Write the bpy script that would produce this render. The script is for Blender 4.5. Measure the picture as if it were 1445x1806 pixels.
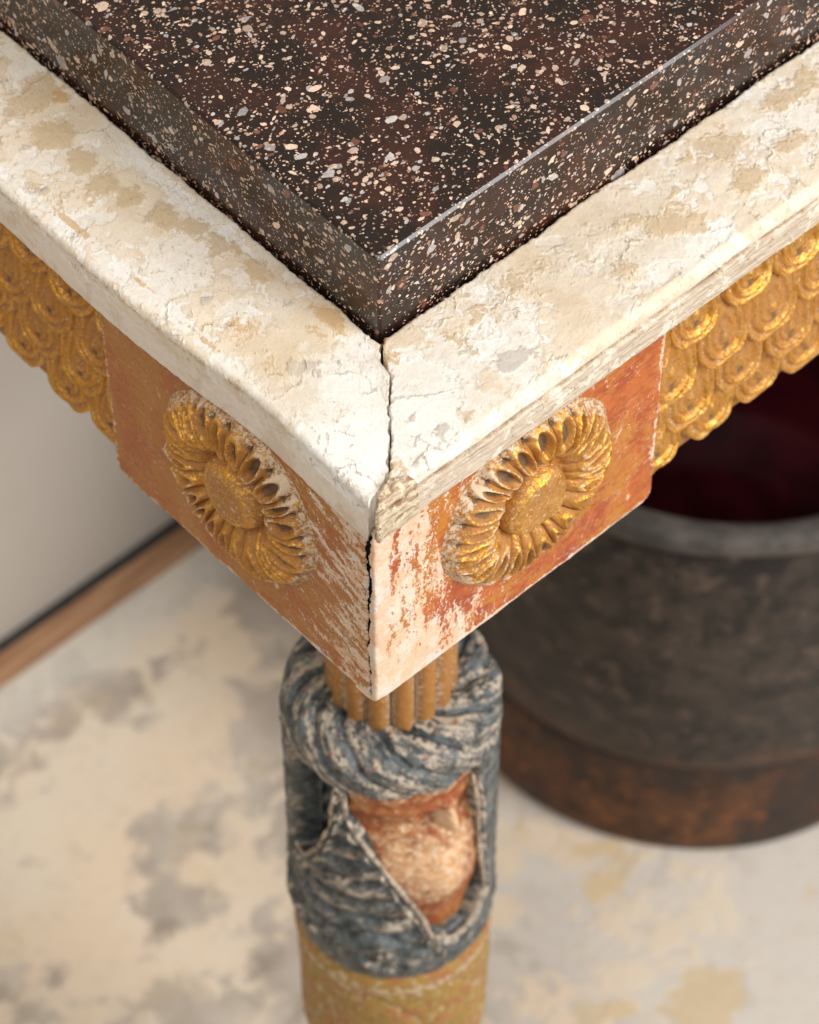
import bpy, math, random
import numpy as np
from mathutils import Vector, Matrix

for _o in list(bpy.data.objects):
    bpy.data.objects.remove(_o, do_unlink=True)
SC = bpy.context.scene
COL = SC.collection

# ------------------------------------------------------------------ camera
CAM_POS = Vector((-0.319374, -0.362004, 0.620250))
D = Vector((0.414291, 0.452181, -0.789870)).normalized()
R_ = Vector((0.736915, -0.675986, -0.000469)).normalized()
U_ = R_.cross(D).normalized()
cam_d = bpy.data.cameras.new('camera')
cam = bpy.data.objects.new('camera', cam_d)
COL.objects.link(cam)
cam.matrix_world = Matrix(((R_.x, U_.x, -D.x, CAM_POS.x), (R_.y, U_.y, -D.y, CAM_POS.y),
                           (R_.z, U_.z, -D.z, CAM_POS.z), (0, 0, 0, 1)))
cam_d.sensor_fit = 'HORIZONTAL'
cam_d.sensor_width = 36.0
cam_d.lens = 5600 / 1445 * 36.0
cam_d.clip_start = 0.05
cam_d.clip_end = 50
cam_d.dof.use_dof = True
cam_d.dof.focus_distance = 0.825
cam_d.dof.aperture_fstop = 21
SC.camera = cam

# ------------------------------------------------------------------ world and lamps
world = bpy.data.worlds.new('World')
SC.world = world
world.use_nodes = True
wb = world.node_tree.nodes['Background']
wb.inputs[0].default_value = (1.0, 0.95, 0.88, 1)
wb.inputs[1].default_value = 0.22


def area(name, loc, target, size, power, col):
    l = bpy.data.lights.new(name, 'AREA')
    l.shape = 'RECTANGLE'
    l.size, l.size_y = size
    l.energy = power
    l.color = col
    o = bpy.data.objects.new(name, l)
    COL.objects.link(o)
    o.location = loc
    dirv = (Vector(target) - Vector(loc)).normalized()
    o.rotation_euler = dirv.to_track_quat('-Z', 'Y').to_euler()
    return o


area('window_light', (0.62, -1.35, 0.80), (0.05, 0.05, -0.1), (1.0, 0.9), 41, (1.0, 0.99, 0.985))
area('fill_light', (-0.75, -0.55, 1.35), (0.03, 0.05, -0.1), (0.9, 0.9), 15.5, (1.0, 0.97, 0.92))  # soft fill added from upper front left to brighten the rail tops

SC.view_settings.view_transform = 'Standard'
SC.view_settings.look = 'None'
SC.view_settings.exposure = 0.0
SC.view_settings.gamma = 1.0
SC.view_settings.use_curve_mapping = False
SC.render.engine = 'CYCLES'
SC.cycles.use_denoising = True
SC.cycles.denoiser = 'OPENIMAGEDENOISE'
SC.cycles.denoising_input_passes = 'RGB_ALBEDO_NORMAL'
SC.cycles.max_bounces = 5
SC.cycles.use_adaptive_sampling = True
SC.cycles.adaptive_threshold = 0.012

MM = 0.001
FLOOR_Z = -0.600

# ------------------------------------------------------------------ numpy noise


def _hash(ix, iy, iz, seed):
    h = (ix.astype(np.int64) * 374761393 + iy.astype(np.int64) * 668265263 + iz.astype(np.int64) * 2147483647
         + seed * 1274126177) & 0xFFFFFFFF
    h = ((h ^ (h >> 13)) * 1274126177) & 0xFFFFFFFF
    h = h ^ (h >> 16)
    h = (h * 2246822519) & 0xFFFFFFFF
    return ((h ^ (h >> 15)) & 0xFFFFFF) / float(0xFFFFFF)


def vnoise(x, y, z=0.0, seed=0):
    x, y, z = np.broadcast_arrays(np.asarray(x, float), np.asarray(y, float), np.asarray(z, float))
    ix, iy, iz = np.floor(x), np.floor(y), np.floor(z)
    fx, fy, fz = x - ix, y - iy, z - iz
    sx, sy, sz = [f * f * f * (f * (f * 6 - 15) + 10) for f in (fx, fy, fz)]
    out = 0
    for dx in (0, 1):
        for dy in (0, 1):
            for dz in (0, 1):
                w = (sx if dx else 1 - sx) * (sy if dy else 1 - sy) * (sz if dz else 1 - sz)
                out = out + w * _hash(ix + dx, iy + dy, iz + dz, seed)
    return out * 2 - 1


def fbm(x, y, z=0.0, seed=0, octv=4, gain=0.5):
    a, f, s, n = 1.0, 1.0, 0.0, 0.0
    for k in range(octv):
        s = s + a * vnoise(np.asarray(x) * f, np.asarray(y) * f, np.asarray(z) * f, seed + k * 17)
        n += a
        a *= gain
        f *= 2.03
    return s / n


def sstep(a, b, x):
    t = np.clip((x - a) / (b - a), 0, 1)
    return t * t * (3 - 2 * t)


def sdf_poly(px, py, pts):
    """signed distance to a polygon, negative inside"""
    d = np.full(px.shape, 1e18)
    s = np.ones(px.shape)
    n = len(pts)
    j = n - 1
    for i in range(n):
        vi, vj = pts[i], pts[j]
        ex, ey = vj[0] - vi[0], vj[1] - vi[1]
        wx, wy = px - vi[0], py - vi[1]
        t = np.clip((wx * ex + wy * ey) / (ex * ex + ey * ey + 1e-12), 0, 1)
        bx, by = wx - ex * t, wy - ey * t
        d = np.minimum(d, bx * bx + by * by)
        c1, c2, c3 = py >= vi[1], py < vj[1], ex * wy > ey * wx
        s = np.where((c1 & c2 & c3) | (~c1 & ~c2 & ~c3), -s, s)
        j = i
    return s * np.sqrt(d)

# ------------------------------------------------------------------ mesh helpers


def mesh_from(name, V, F4, attrs=None, smooth=True):
    me = bpy.data.meshes.new(name)
    V = np.asarray(V, np.float32).reshape(-1, 3)
    F4 = np.asarray(F4, np.int32)
    k = F4.shape[1]
    me.vertices.add(len(V))
    me.vertices.foreach_set('co', V.ravel())
    me.loops.add(F4.size)
    me.loops.foreach_set('vertex_index', F4.ravel())
    me.polygons.add(len(F4))
    me.polygons.foreach_set('loop_start', np.arange(0, F4.size, k, dtype=np.int32))
    me.polygons.foreach_set('loop_total', np.full(len(F4), k, np.int32))
    me.polygons.foreach_set('use_smooth', np.full(len(F4), smooth, bool))
    for an, av in (attrs or {}).items():
        av = np.asarray(av, np.float32)
        if av.size == len(V):
            a = me.attributes.new(an, 'FLOAT', 'POINT')
            a.data.foreach_set('value', av.ravel())
        else:
            a = me.attributes.new(an, 'FLOAT_VECTOR', 'POINT')
            a.data.foreach_set('vector', av.ravel())
    me.update(calc_edges=True)
    me.validate()
    return me


def grid_faces(n, m, cu=False, cv=False):
    i = np.arange(n if cu else n - 1)
    j = np.arange(m if cv else m - 1)
    I, J = np.meshgrid(i, j, indexing='ij')
    I2, J2 = (I + 1) % n, (J + 1) % m
    return np.stack([I * m + J, I2 * m + J, I2 * m + J2, I * m + J2], -1).reshape(-1, 4)


def link(name, me, mat, parent=None):
    o = bpy.data.objects.new(name, me)
    COL.objects.link(o)
    if mat is not None and not me.materials:
        me.materials.append(mat)
    if parent is not None:
        o.parent = parent
        o.matrix_parent_inverse = world_of(parent).inverted()
    return o


def world_of(o):
    m = o.matrix_basis.copy()
    if o.parent is not None:
        m = world_of(o.parent) @ o.matrix_parent_inverse @ m
    return m


def grid_obj(name, P, mat, parent, attrs=None, cu=False, cv=False, flip=False, keep=None):
    n, m = P.shape[:2]
    F = grid_faces(n, m, cu, cv)
    if keep is not None:
        k = keep.ravel()
        F = F[k[F].any(1)]
        used = np.zeros(n * m, bool)
        used[F.ravel()] = True
        idx = np.cumsum(used) - 1
        F = idx[F]
        P = P.reshape(-1, 3)[used]
        attrs = {a: (np.asarray(v).reshape(n * m, -1)[used]) for a, v in (attrs or {}).items()}
    if flip:
        F = F[:, ::-1]
    return link(name, mesh_from(name, P, F, attrs), mat, parent)


def box_mesh(name, lo, hi):
    x0, y0, z0 = lo
    x1, y1, z1 = hi
    V = [(x0, y0, z0), (x1, y0, z0), (x1, y1, z0), (x0, y1, z0), (x0, y0, z1), (x1, y0, z1), (x1, y1, z1), (x0, y1, z1)]
    F = [(0, 3, 2, 1), (4, 5, 6, 7), (0, 1, 5, 4), (1, 2, 6, 5), (2, 3, 7, 6), (3, 0, 4, 7)]
    return mesh_from(name, V, F, smooth=False)


def empty(name, loc):
    o = bpy.data.objects.new(name, None)
    COL.objects.link(o)
    o.location = loc
    o.empty_display_size = 0.02
    return o


def tag(o, label=None, cat=None, group=None, kind=None):
    if label:
        o['label'] = label
    if cat:
        o['category'] = cat
    if group:
        o['group'] = group
    if kind:
        o['kind'] = kind
    return o

# ------------------------------------------------------------------ shader helpers


class NT:
    def __init__(s, name, disp=None):
        s.mat = bpy.data.materials.new(name)
        s.mat.use_nodes = True
        s.t = s.mat.node_tree
        s.t.nodes.clear()
        s.out = s.n('ShaderNodeOutputMaterial')
        s.bsdf = s.n('ShaderNodeBsdfPrincipled')
        s.t.links.new(s.bsdf.outputs[0], s.out.inputs[0])
        g = s.n('ShaderNodeNewGeometry')
        s.P = s.vscale(g.outputs['Position'], 1000.0)    # millimetres
        if disp:
            s.mat.displacement_method = disp

    def n(s, typ, **kw):
        nd = s.t.nodes.new(typ)
        for k, v in kw.items():
            setattr(nd, k, v)
        return nd

    def put(s, sock, v):
        if isinstance(v, bpy.types.NodeSocket):
            s.t.links.new(v, sock)
        elif isinstance(v, (tuple, list)):
            if len(v) == 3 and sock.type == 'RGBA':
                v = (*v, 1)
            sock.default_value = v
        else:
            sock.default_value = v

    def vscale(s, v, k):
        nd = s.n('ShaderNodeVectorMath', operation='SCALE')
        s.put(nd.inputs[0], v)
        s.put(nd.inputs['Scale'], k)
        return nd.outputs[0]

    def vm(s, op, a, b=(0, 0, 0)):
        nd = s.n('ShaderNodeVectorMath', operation=op)
        s.put(nd.inputs[0], a)
        s.put(nd.inputs[1], b)
        return nd.outputs['Value'] if op in ('LENGTH', 'DOT_PRODUCT', 'DISTANCE') else nd.outputs[0]

    def m(s, op, a, b=0.0, c=0.0, clamp=False):
        nd = s.n('ShaderNodeMath', operation=op, use_clamp=clamp)
        s.put(nd.inputs[0], a)
        s.put(nd.inputs[1], b)
        s.put(nd.inputs[2], c)
        return nd.outputs[0]

    def add(s, *a):
        r = a[0]
        for b in a[1:]:
            r = s.m('ADD', r, b)
        return r

    def mul(s, *a):
        r = a[0]
        for b in a[1:]:
            r = s.m('MULTIPLY', r, b)
        return r

    def sub(s, a, b):
        return s.m('SUBTRACT', a, b)

    def inv(s, a):
        return s.m('SUBTRACT', 1.0, a)

    def noise(s, scale, vec=None, detail=4.0, rough=0.55, dist=0.0, off=0.0, color=False):
        nd = s.n('ShaderNodeTexNoise')
        v = s.P if vec is None else vec
        if off:
            v = s.vm('ADD', v, (off * 13.1, off * 7.7, off * 3.3))
        s.put(nd.inputs['Vector'], v)
        nd.inputs['Scale'].default_value = scale
        nd.inputs['Detail'].default_value = detail
        nd.inputs['Roughness'].default_value = rough
        nd.inputs['Distortion'].default_value = dist
        return nd.outputs['Color'] if color else nd.outputs[0]

    def voro(s, scale, vec=None, feature='F1', out='Distance', rand=1.0):
        nd = s.n('ShaderNodeTexVoronoi', feature=feature)
        s.put(nd.inputs['Vector'], s.P if vec is None else vec)
        nd.inputs['Scale'].default_value = scale
        nd.inputs['Randomness'].default_value = rand
        return nd.outputs[out]

    def st(s, x, a, b, lo=0.0, hi=1.0):
        nd = s.n('ShaderNodeMapRange', interpolation_type='SMOOTHSTEP')
        s.put(nd.inputs[0], x)
        nd.inputs[1].default_value = a
        nd.inputs[2].default_value = b
        nd.inputs[3].default_value = lo
        nd.inputs[4].default_value = hi
        return nd.outputs[0]

    def lin(s, x, a, b, lo=0.0, hi=1.0):
        nd = s.n('ShaderNodeMapRange')
        s.put(nd.inputs[0], x)
        nd.inputs[1].default_value = a
        nd.inputs[2].default_value = b
        nd.inputs[3].default_value = lo
        nd.inputs[4].default_value = hi
        return nd.outputs[0]

    def mix(s, f, a, b):
        nd = s.n('ShaderNodeMix', data_type='RGBA')
        s.put(nd.inputs[0], f)
        s.put(nd.inputs[6], a)
        s.put(nd.inputs[7], b)
        return nd.outputs[2]

    def attr(s, name, vec=False):
        nd = s.n('ShaderNodeAttribute', attribute_name=name)
        return nd.outputs['Vector'] if vec else nd.outputs['Fac']

    def xyz(s, v):
        nd = s.n('ShaderNodeSeparateXYZ')
        s.put(nd.inputs[0], v)
        return nd.outputs

    def comb(s, x, y, z):
        nd = s.n('ShaderNodeCombineXYZ')
        s.put(nd.inputs[0], x)
        s.put(nd.inputs[1], y)
        s.put(nd.inputs[2], z)
        return nd.outputs[0]

    def bump(s, h, dist, strength=1.0):
        nd = s.n('ShaderNodeBump')
        s.put(nd.inputs['Height'], h)
        nd.inputs['Distance'].default_value = dist
        nd.inputs['Strength'].default_value = strength
        s.t.links.new(nd.outputs[0], s.bsdf.inputs['Normal'])

    def disp(s, h, scale):
        nd = s.n('ShaderNodeDisplacement')
        s.put(nd.inputs['Height'], h)
        nd.inputs['Midlevel'].default_value = 0.0
        nd.inputs['Scale'].default_value = scale
        s.t.links.new(nd.outputs[0], s.out.inputs['Displacement'])

    def fin(s, col, rough, metal=0.0, spec=0.5, coat=0.0):
        s.put(s.bsdf.inputs['Base Color'], col)
        s.put(s.bsdf.inputs['Roughness'], rough)
        s.put(s.bsdf.inputs['Metallic'], metal)
        s.put(s.bsdf.inputs['Specular IOR Level'], spec)
        s.put(s.bsdf.inputs['Coat Weight'], coat)
        return s.mat


# ---- porphyry: dark ground with randomly turned angular crystals cut by the surface
def mat_porphyry():
    s = NT('porphyry')
    warp = s.vm('ADD', s.P, s.vscale(s.vm('SUBTRACT', s.noise(0.22, detail=1, color=True), (.5, .5, .5)), 1.6))
    gn = s.noise(0.06, detail=5, rough=0.6)
    col = s.mix(s.st(gn, 0.42, 0.68), (0.0110, 0.0052, 0.0040), (0.044, 0.0130, 0.0078))
    fine = s.noise(1.6, detail=2, rough=0.7)
    col = s.mix(s.st(fine, 0.56, 0.75), col, (0.055, 0.022, 0.014))

    clus = s.st(s.noise(0.045, detail=3, rough=0.6, off=77), 0.34, 0.62, 0.80, 1.14)

    def crystals(col, scale, off, size, power, keep, seed):
        v = s.vm('ADD', warp, (off, off * 1.7, off * 0.6))
        nd = s.n('ShaderNodeTexVoronoi', feature='F1')
        s.put(nd.inputs['Vector'], v)
        nd.inputs['Scale'].default_value = scale
        d = s.vm('SUBTRACT', s.vscale(v, scale), s.vscale(nd.outputs['Position'], scale))
        wn = s.n('ShaderNodeTexWhiteNoise', noise_dimensions='3D')
        s.put(wn.inputs['Vector'], s.vscale(nd.outputs['Color'], 37.0 + seed))
        wn2 = s.n('ShaderNodeTexWhiteNoise', noise_dimensions='3D')
        s.put(wn2.inputs['Vector'], s.vscale(nd.outputs['Color'], 91.0 + seed))
        rot = s.n('ShaderNodeVectorRotate', rotation_type='EULER_XYZ')
        s.put(rot.inputs['Vector'], d)
        s.put(rot.inputs['Rotation'], s.vscale(wn.outputs['Color'], 6.283))
        c2 = s.xyz(wn2.outputs['Color'])
        sz = s.mul(s.m('POWER', wn.outputs['Value'], power), s.mul(size, clus))
        asp = s.lin(c2[0], 0, 1, 1.0, 3.4)
        asp2 = s.lin(c2[1], 0, 1, 0.8, 2.0)
        q = s.xyz(s.vm('ABSOLUTE', rot.outputs[0]))
        box = s.m('MAXIMUM', s.m('MAXIMUM', s.mul(q[0], asp), s.mul(q[1], asp2)), q[2])
        diag = s.mul(s.add(s.mul(q[0], asp), s.mul(q[1], asp2), q[2]), 0.62)
        box = s.m('MAXIMUM', box, diag)
        msk = s.mul(s.st(s.sub(sz, box), 0.0, 0.02), s.m('GREATER_THAN', c2[2], 1 - keep))
        hue = s.xyz(wn.outputs['Color'])
        cc = s.mix(s.m('GREATER_THAN', hue[0], 0.30), (0.36, 0.33, 0.31), (0.78, 0.47, 0.32))
        cc = s.mix(s.m('GREATER_THAN', hue[0], 0.66), cc, (0.84, 0.62, 0.47))
        cc = s.mix(s.m('GREATER_THAN', hue[0], 0.90), cc, (0.20, 0.075, 0.045))
        cc = s.mix(s.m('GREATER_THAN', hue[0], 0.95), cc, (0.62, 0.57, 0.54))
        inner = s.noise(1.1, detail=3, rough=0.6)
        cc = s.mix(s.st(inner, 0.45, 0.75, 0, 0.55), cc, (0.25, 0.17, 0.13))
        return s.mix(s.mul(msk, s.lin(c2[1], 0, 1, 0.45, 1.0)), col, cc)
    col = crystals(col, 1.05, 5, 0.50, 0.9, 0.78, 1)
    col = crystals(col, 0.62, 40, 0.58, 1.1, 0.74, 2)
    col = crystals(col, 0.38, 80, 0.56, 1.2, 0.72, 3)
    col = crystals(col, 0.21, 120, 0.50, 1.3, 0.55, 4)
    sm = s.noise(0.05, detail=3, off=9)
    r = s.st(sm, 0.35, 0.7, 0.10, 0.22)
    s.bump(s.noise(0.4, detail=3), 0.00002, 0.5)
    return s.fin(col, r, spec=0.36)


# ---- layered, flaking gesso and cream paint of the top rails
def mat_gesso():
    s = NT('flaking_gesso', 'DISPLACEMENT')
    tanb, whiteb, greyb, ochb, chip, side, sm = [s.attr(a) for a in ('tan', 'white', 'grey', 'ochre', 'chip', 'side', 'smooth')]
    wv = s.vm('SUBTRACT', s.noise(0.35, detail=3, color=True), (.5, .5, .5))
    wv2 = s.vm('SUBTRACT', s.noise(0.09, detail=2, color=True), (.5, .5, .5))
    W = s.vm('ADD', s.vm('ADD', s.P, s.vscale(wv, 3.2)), s.vscale(wv2, 9.0))
    big = s.noise(0.03, W, detail=4, rough=0.6)
    cream = s.mix(s.st(big, 0.36, 0.62), (0.80, 0.68, 0.52), (0.79, 0.71, 0.60))
    blot = s.noise(0.075, W, detail=5, rough=0.66, off=3)
    col = s.mix(s.st(blot, 0.46, 0.66, 0, 0.75), cream, (0.70, 0.56, 0.405))
    # upper white flakes, in two coats
    fl = s.add(s.noise(0.05, W, detail=7, rough=0.64, off=7), s.mul(whiteb, 0.30))
    m_w = s.st(fl, 0.53, 0.548)
    fl2 = s.add(s.noise(0.085, W, detail=7, rough=0.62, off=21), s.mul(whiteb, 0.22))
    m_w2 = s.st(fl2, 0.59, 0.605)
    mottle = s.noise(0.5, detail=6, rough=0.75, off=2)
    white = s.mix(s.st(mottle, 0.36, 0.66), (0.885, 0.86, 0.81), (0.78, 0.72, 0.63))
    col = s.mix(s.mul(m_w, s.lin(whiteb, 0, 1, 0.62, 1.0)), col, white)
    col = s.mix(s.mul(m_w2, 0.70), col, (0.885, 0.86, 0.815))
    fe = s.st(s.m('ABSOLUTE', s.sub(fl, 0.534)), 0.002, 0.012, 1, 0)
    fe2 = s.st(s.m('ABSOLUTE', s.sub(fl2, 0.594)), 0.002, 0.011, 1, 0)
    fgate = s.st(s.noise(0.16, detail=4, rough=0.65, off=37), 0.46, 0.56)
    fedge = s.mul(s.m('MAXIMUM', fe, fe2), fgate)
    col = s.mix(s.mul(fedge, 0.34), col, (0.40, 0.275, 0.165))  # thin shadow line along the flake edges, painted in brown
    # exposed tan ground, brushed along the rail
    fl_v = s.attr('flow', True)
    tn = s.add(s.noise(0.070, s.vm('ADD', W, s.vscale(wv, 5.0)), detail=8, rough=0.74, off=11), s.mul(tanb, 0.20))
    m_t = s.st(tn, 0.60, 0.635)
    tcol = s.mix(s.noise(0.9, s.vm('MULTIPLY', s.P, (1, 0.35, 1)), detail=4, rough=0.7), (0.50, 0.36, 0.205), (0.69, 0.53, 0.34))
    col = s.mix(s.mul(m_t, 0.80), col, tcol)
    # grey-mauve under-layer
    gr = s.add(s.noise(0.13, W, detail=7, rough=0.66, off=17), s.mul(greyb, 0.26))
    m_g = s.st(gr, 0.655, 0.672)
    col = s.mix(s.mul(m_g, 0.8), col, (0.55, 0.495, 0.44))
    # ochre / bole crumbs
    oc = s.add(s.noise(0.4, W, detail=6, rough=0.75, off=29), s.mul(ochb, 0.26), s.mul(s.noise(0.06, off=31), 0.25))
    m_o = s.st(oc, 0.79, 0.87)
    col = s.mix(s.mul(m_o, 0.75), col, (0.60, 0.37, 0.155))
    # pores and pits
    pit = s.st(s.voro(0.62, W), 0.08, 0.26, 1, 0)
    pmask = s.st(s.noise(0.085, off=41, detail=4), 0.50, 0.62)
    pits = s.mul(pit, pmask)
    por_n = s.noise(1.15, detail=5, rough=0.85, off=5)
    pores = s.st(por_n, 0.53, 0.68)
    col = s.mix(s.mul(pits, 0.70), col, (0.36, 0.25, 0.155))
    col = s.mix(s.mul(pores, 0.44), col, (0.44, 0.325, 0.21))
    grime = s.noise(0.22, W, detail=8, rough=0.80, off=51)
    col = s.mix(s.st(grime, 0.54, 0.76, 0, 0.55), col, (0.49, 0.37, 0.225))
    olive = s.mul(s.st(s.noise(0.11, W, detail=6, rough=0.7, off=53), 0.60, 0.74), s.inv(sm))
    col = s.mix(s.mul(olive, 0.35), col, (0.46, 0.41, 0.22))
    stain = s.noise(0.022, W, detail=4, rough=0.6, off=73)
    col = s.mix(s.mul(s.st(stain, 0.48, 0.64, 0, 0.50), s.inv(s.mul(whiteb, 0.8))), col, (0.62, 0.49, 0.325))
    # a few wandering hairline cracks
    wc = s.vm('ADD', s.P, s.vscale(s.vm('SUBTRACT', s.noise(0.10, detail=4, rough=0.55, color=True), (.5, .5, .5)), 13.0))
    ed = s.voro(0.040, wc, 'DISTANCE_TO_EDGE')
    cm = s.st(s.noise(0.05, off=61, detail=5, rough=0.65), 0.50, 0.62)
    crack = s.mul(s.st(ed, 0.0, 0.014, 1, 0), cm)
    ed2 = s.voro(0.085, s.vm('ADD', wc, (37, 11, 5)), 'DISTANCE_TO_EDGE')
    crack = s.m('MAXIMUM', crack, s.mul(s.st(ed2, 0.0, 0.020, 1, 0), s.st(s.noise(0.055, off=67, detail=4), 0.60, 0.66)))
    crack = s.mul(crack, s.inv(s.mul(side, 0.8)))
    col = s.mix(s.mul(crack, 0.58), col, (0.30, 0.19, 0.11))
    # the moulded outer fillet: thin worn paint with grain along the rail
    grain = s.noise(1.0, s.vm('MULTIPLY', fl_v, (0.07, 1.5, 1.0)), detail=6, rough=0.75)
    scol_r = s.mix(s.st(grain, 0.40, 0.62), (0.66, 0.57, 0.45), (0.40, 0.30, 0.21))
    scol_l = s.mix(s.st(grain, 0.46, 0.75), (0.80, 0.715, 0.615), (0.70, 0.59, 0.47))
    scol_l = s.mix(s.st(blot, 0.48, 0.62, 0, 0.7), scol_l, (0.67, 0.54, 0.41))
    scol_l = s.mix(s.mul(pores, 0.35), scol_l, (0.46, 0.34, 0.23))
    scol = s.mix(sm, scol_r, scol_l)
    sw_n = s.noise(0.3, W, detail=7, rough=0.75, off=81)
    scol = s.mix(s.mul(s.st(sw_n, 0.57, 0.65), s.inv(s.mul(sm, 0.75))), scol, (0.36, 0.235, 0.14))
    scol = s.mix(s.st(s.noise(0.16, W, detail=6, rough=0.7, off=85), 0.54, 0.60, 0, 0.7), scol, (0.80, 0.73, 0.62))
    sidem = s.st(s.add(side, s.mul(s.sub(s.noise(0.3, W, detail=6, rough=0.7, off=91), 0.5), 1.1)), 0.45, 0.56)
    col = s.mix(sidem, col, scol)
    arr = s.attr('arris')
    am_ = s.mul(arr, s.st(s.noise(0.35, s.vm('MULTIPLY', W, (1, 1, 1)), detail=7, rough=0.78, off=87), 0.46, 0.60))
    col = s.mix(s.mul(am_, 0.75), col, s.mix(s.noise(0.5, detail=4, off=88), (0.27, 0.17, 0.10), (0.52, 0.36, 0.20)))
    # bare chipped corner
    chm = s.st(s.add(chip, s.mul(s.sub(s.noise(0.35, W, detail=6, rough=0.7, off=97), 0.5), 0.9)), 0.46, 0.52)
    wood = s.mix(s.st(s.noise(0.6, s.vm('MULTIPLY', fl_v, (0.15, 1.2, 1.0)), detail=6, rough=0.75), 0.42, 0.60), (0.58, 0.48, 0.34), (0.27, 0.15, 0.085))
    wood = s.mix(s.st(s.noise(0.5, detail=6, rough=0.75, off=99), 0.50, 0.60), wood, (0.66, 0.59, 0.40))
    col = s.mix(chm, col, wood)
    h = s.add(s.mul(m_w, 0.15), s.mul(m_w2, 0.11), s.mul(m_t, -0.20), s.mul(m_g, -0.20), s.mul(m_o, -0.12),
              s.mul(crack, -0.40), s.mul(am_, -0.30), s.mul(pits, -0.34), s.mul(s.sub(grime, 0.5), -0.32), s.mul(s.sub(mottle, 0.5), 0.14), -0.12)
    h = s.mul(h, s.inv(s.mul(sidem, s.lin(sm, 0, 1, 0.35, 0.8))))
    h = s.add(h, s.mul(chm, -0.45), s.mul(s.mul(sidem, s.sub(grain, 0.5)), s.lin(sm, 0, 1, -0.55, -0.05)), s.mul(s.mul(sidem, s.st(sw_n, 0.55, 0.66)), s.lin(sm, 0, 1, -0.30, -0.05)))
    s.disp(h, 0.001)
    s.bump(por_n, 0.00028, 0.8)
    return s.fin(col, 0.75, spec=0.25)


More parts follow.
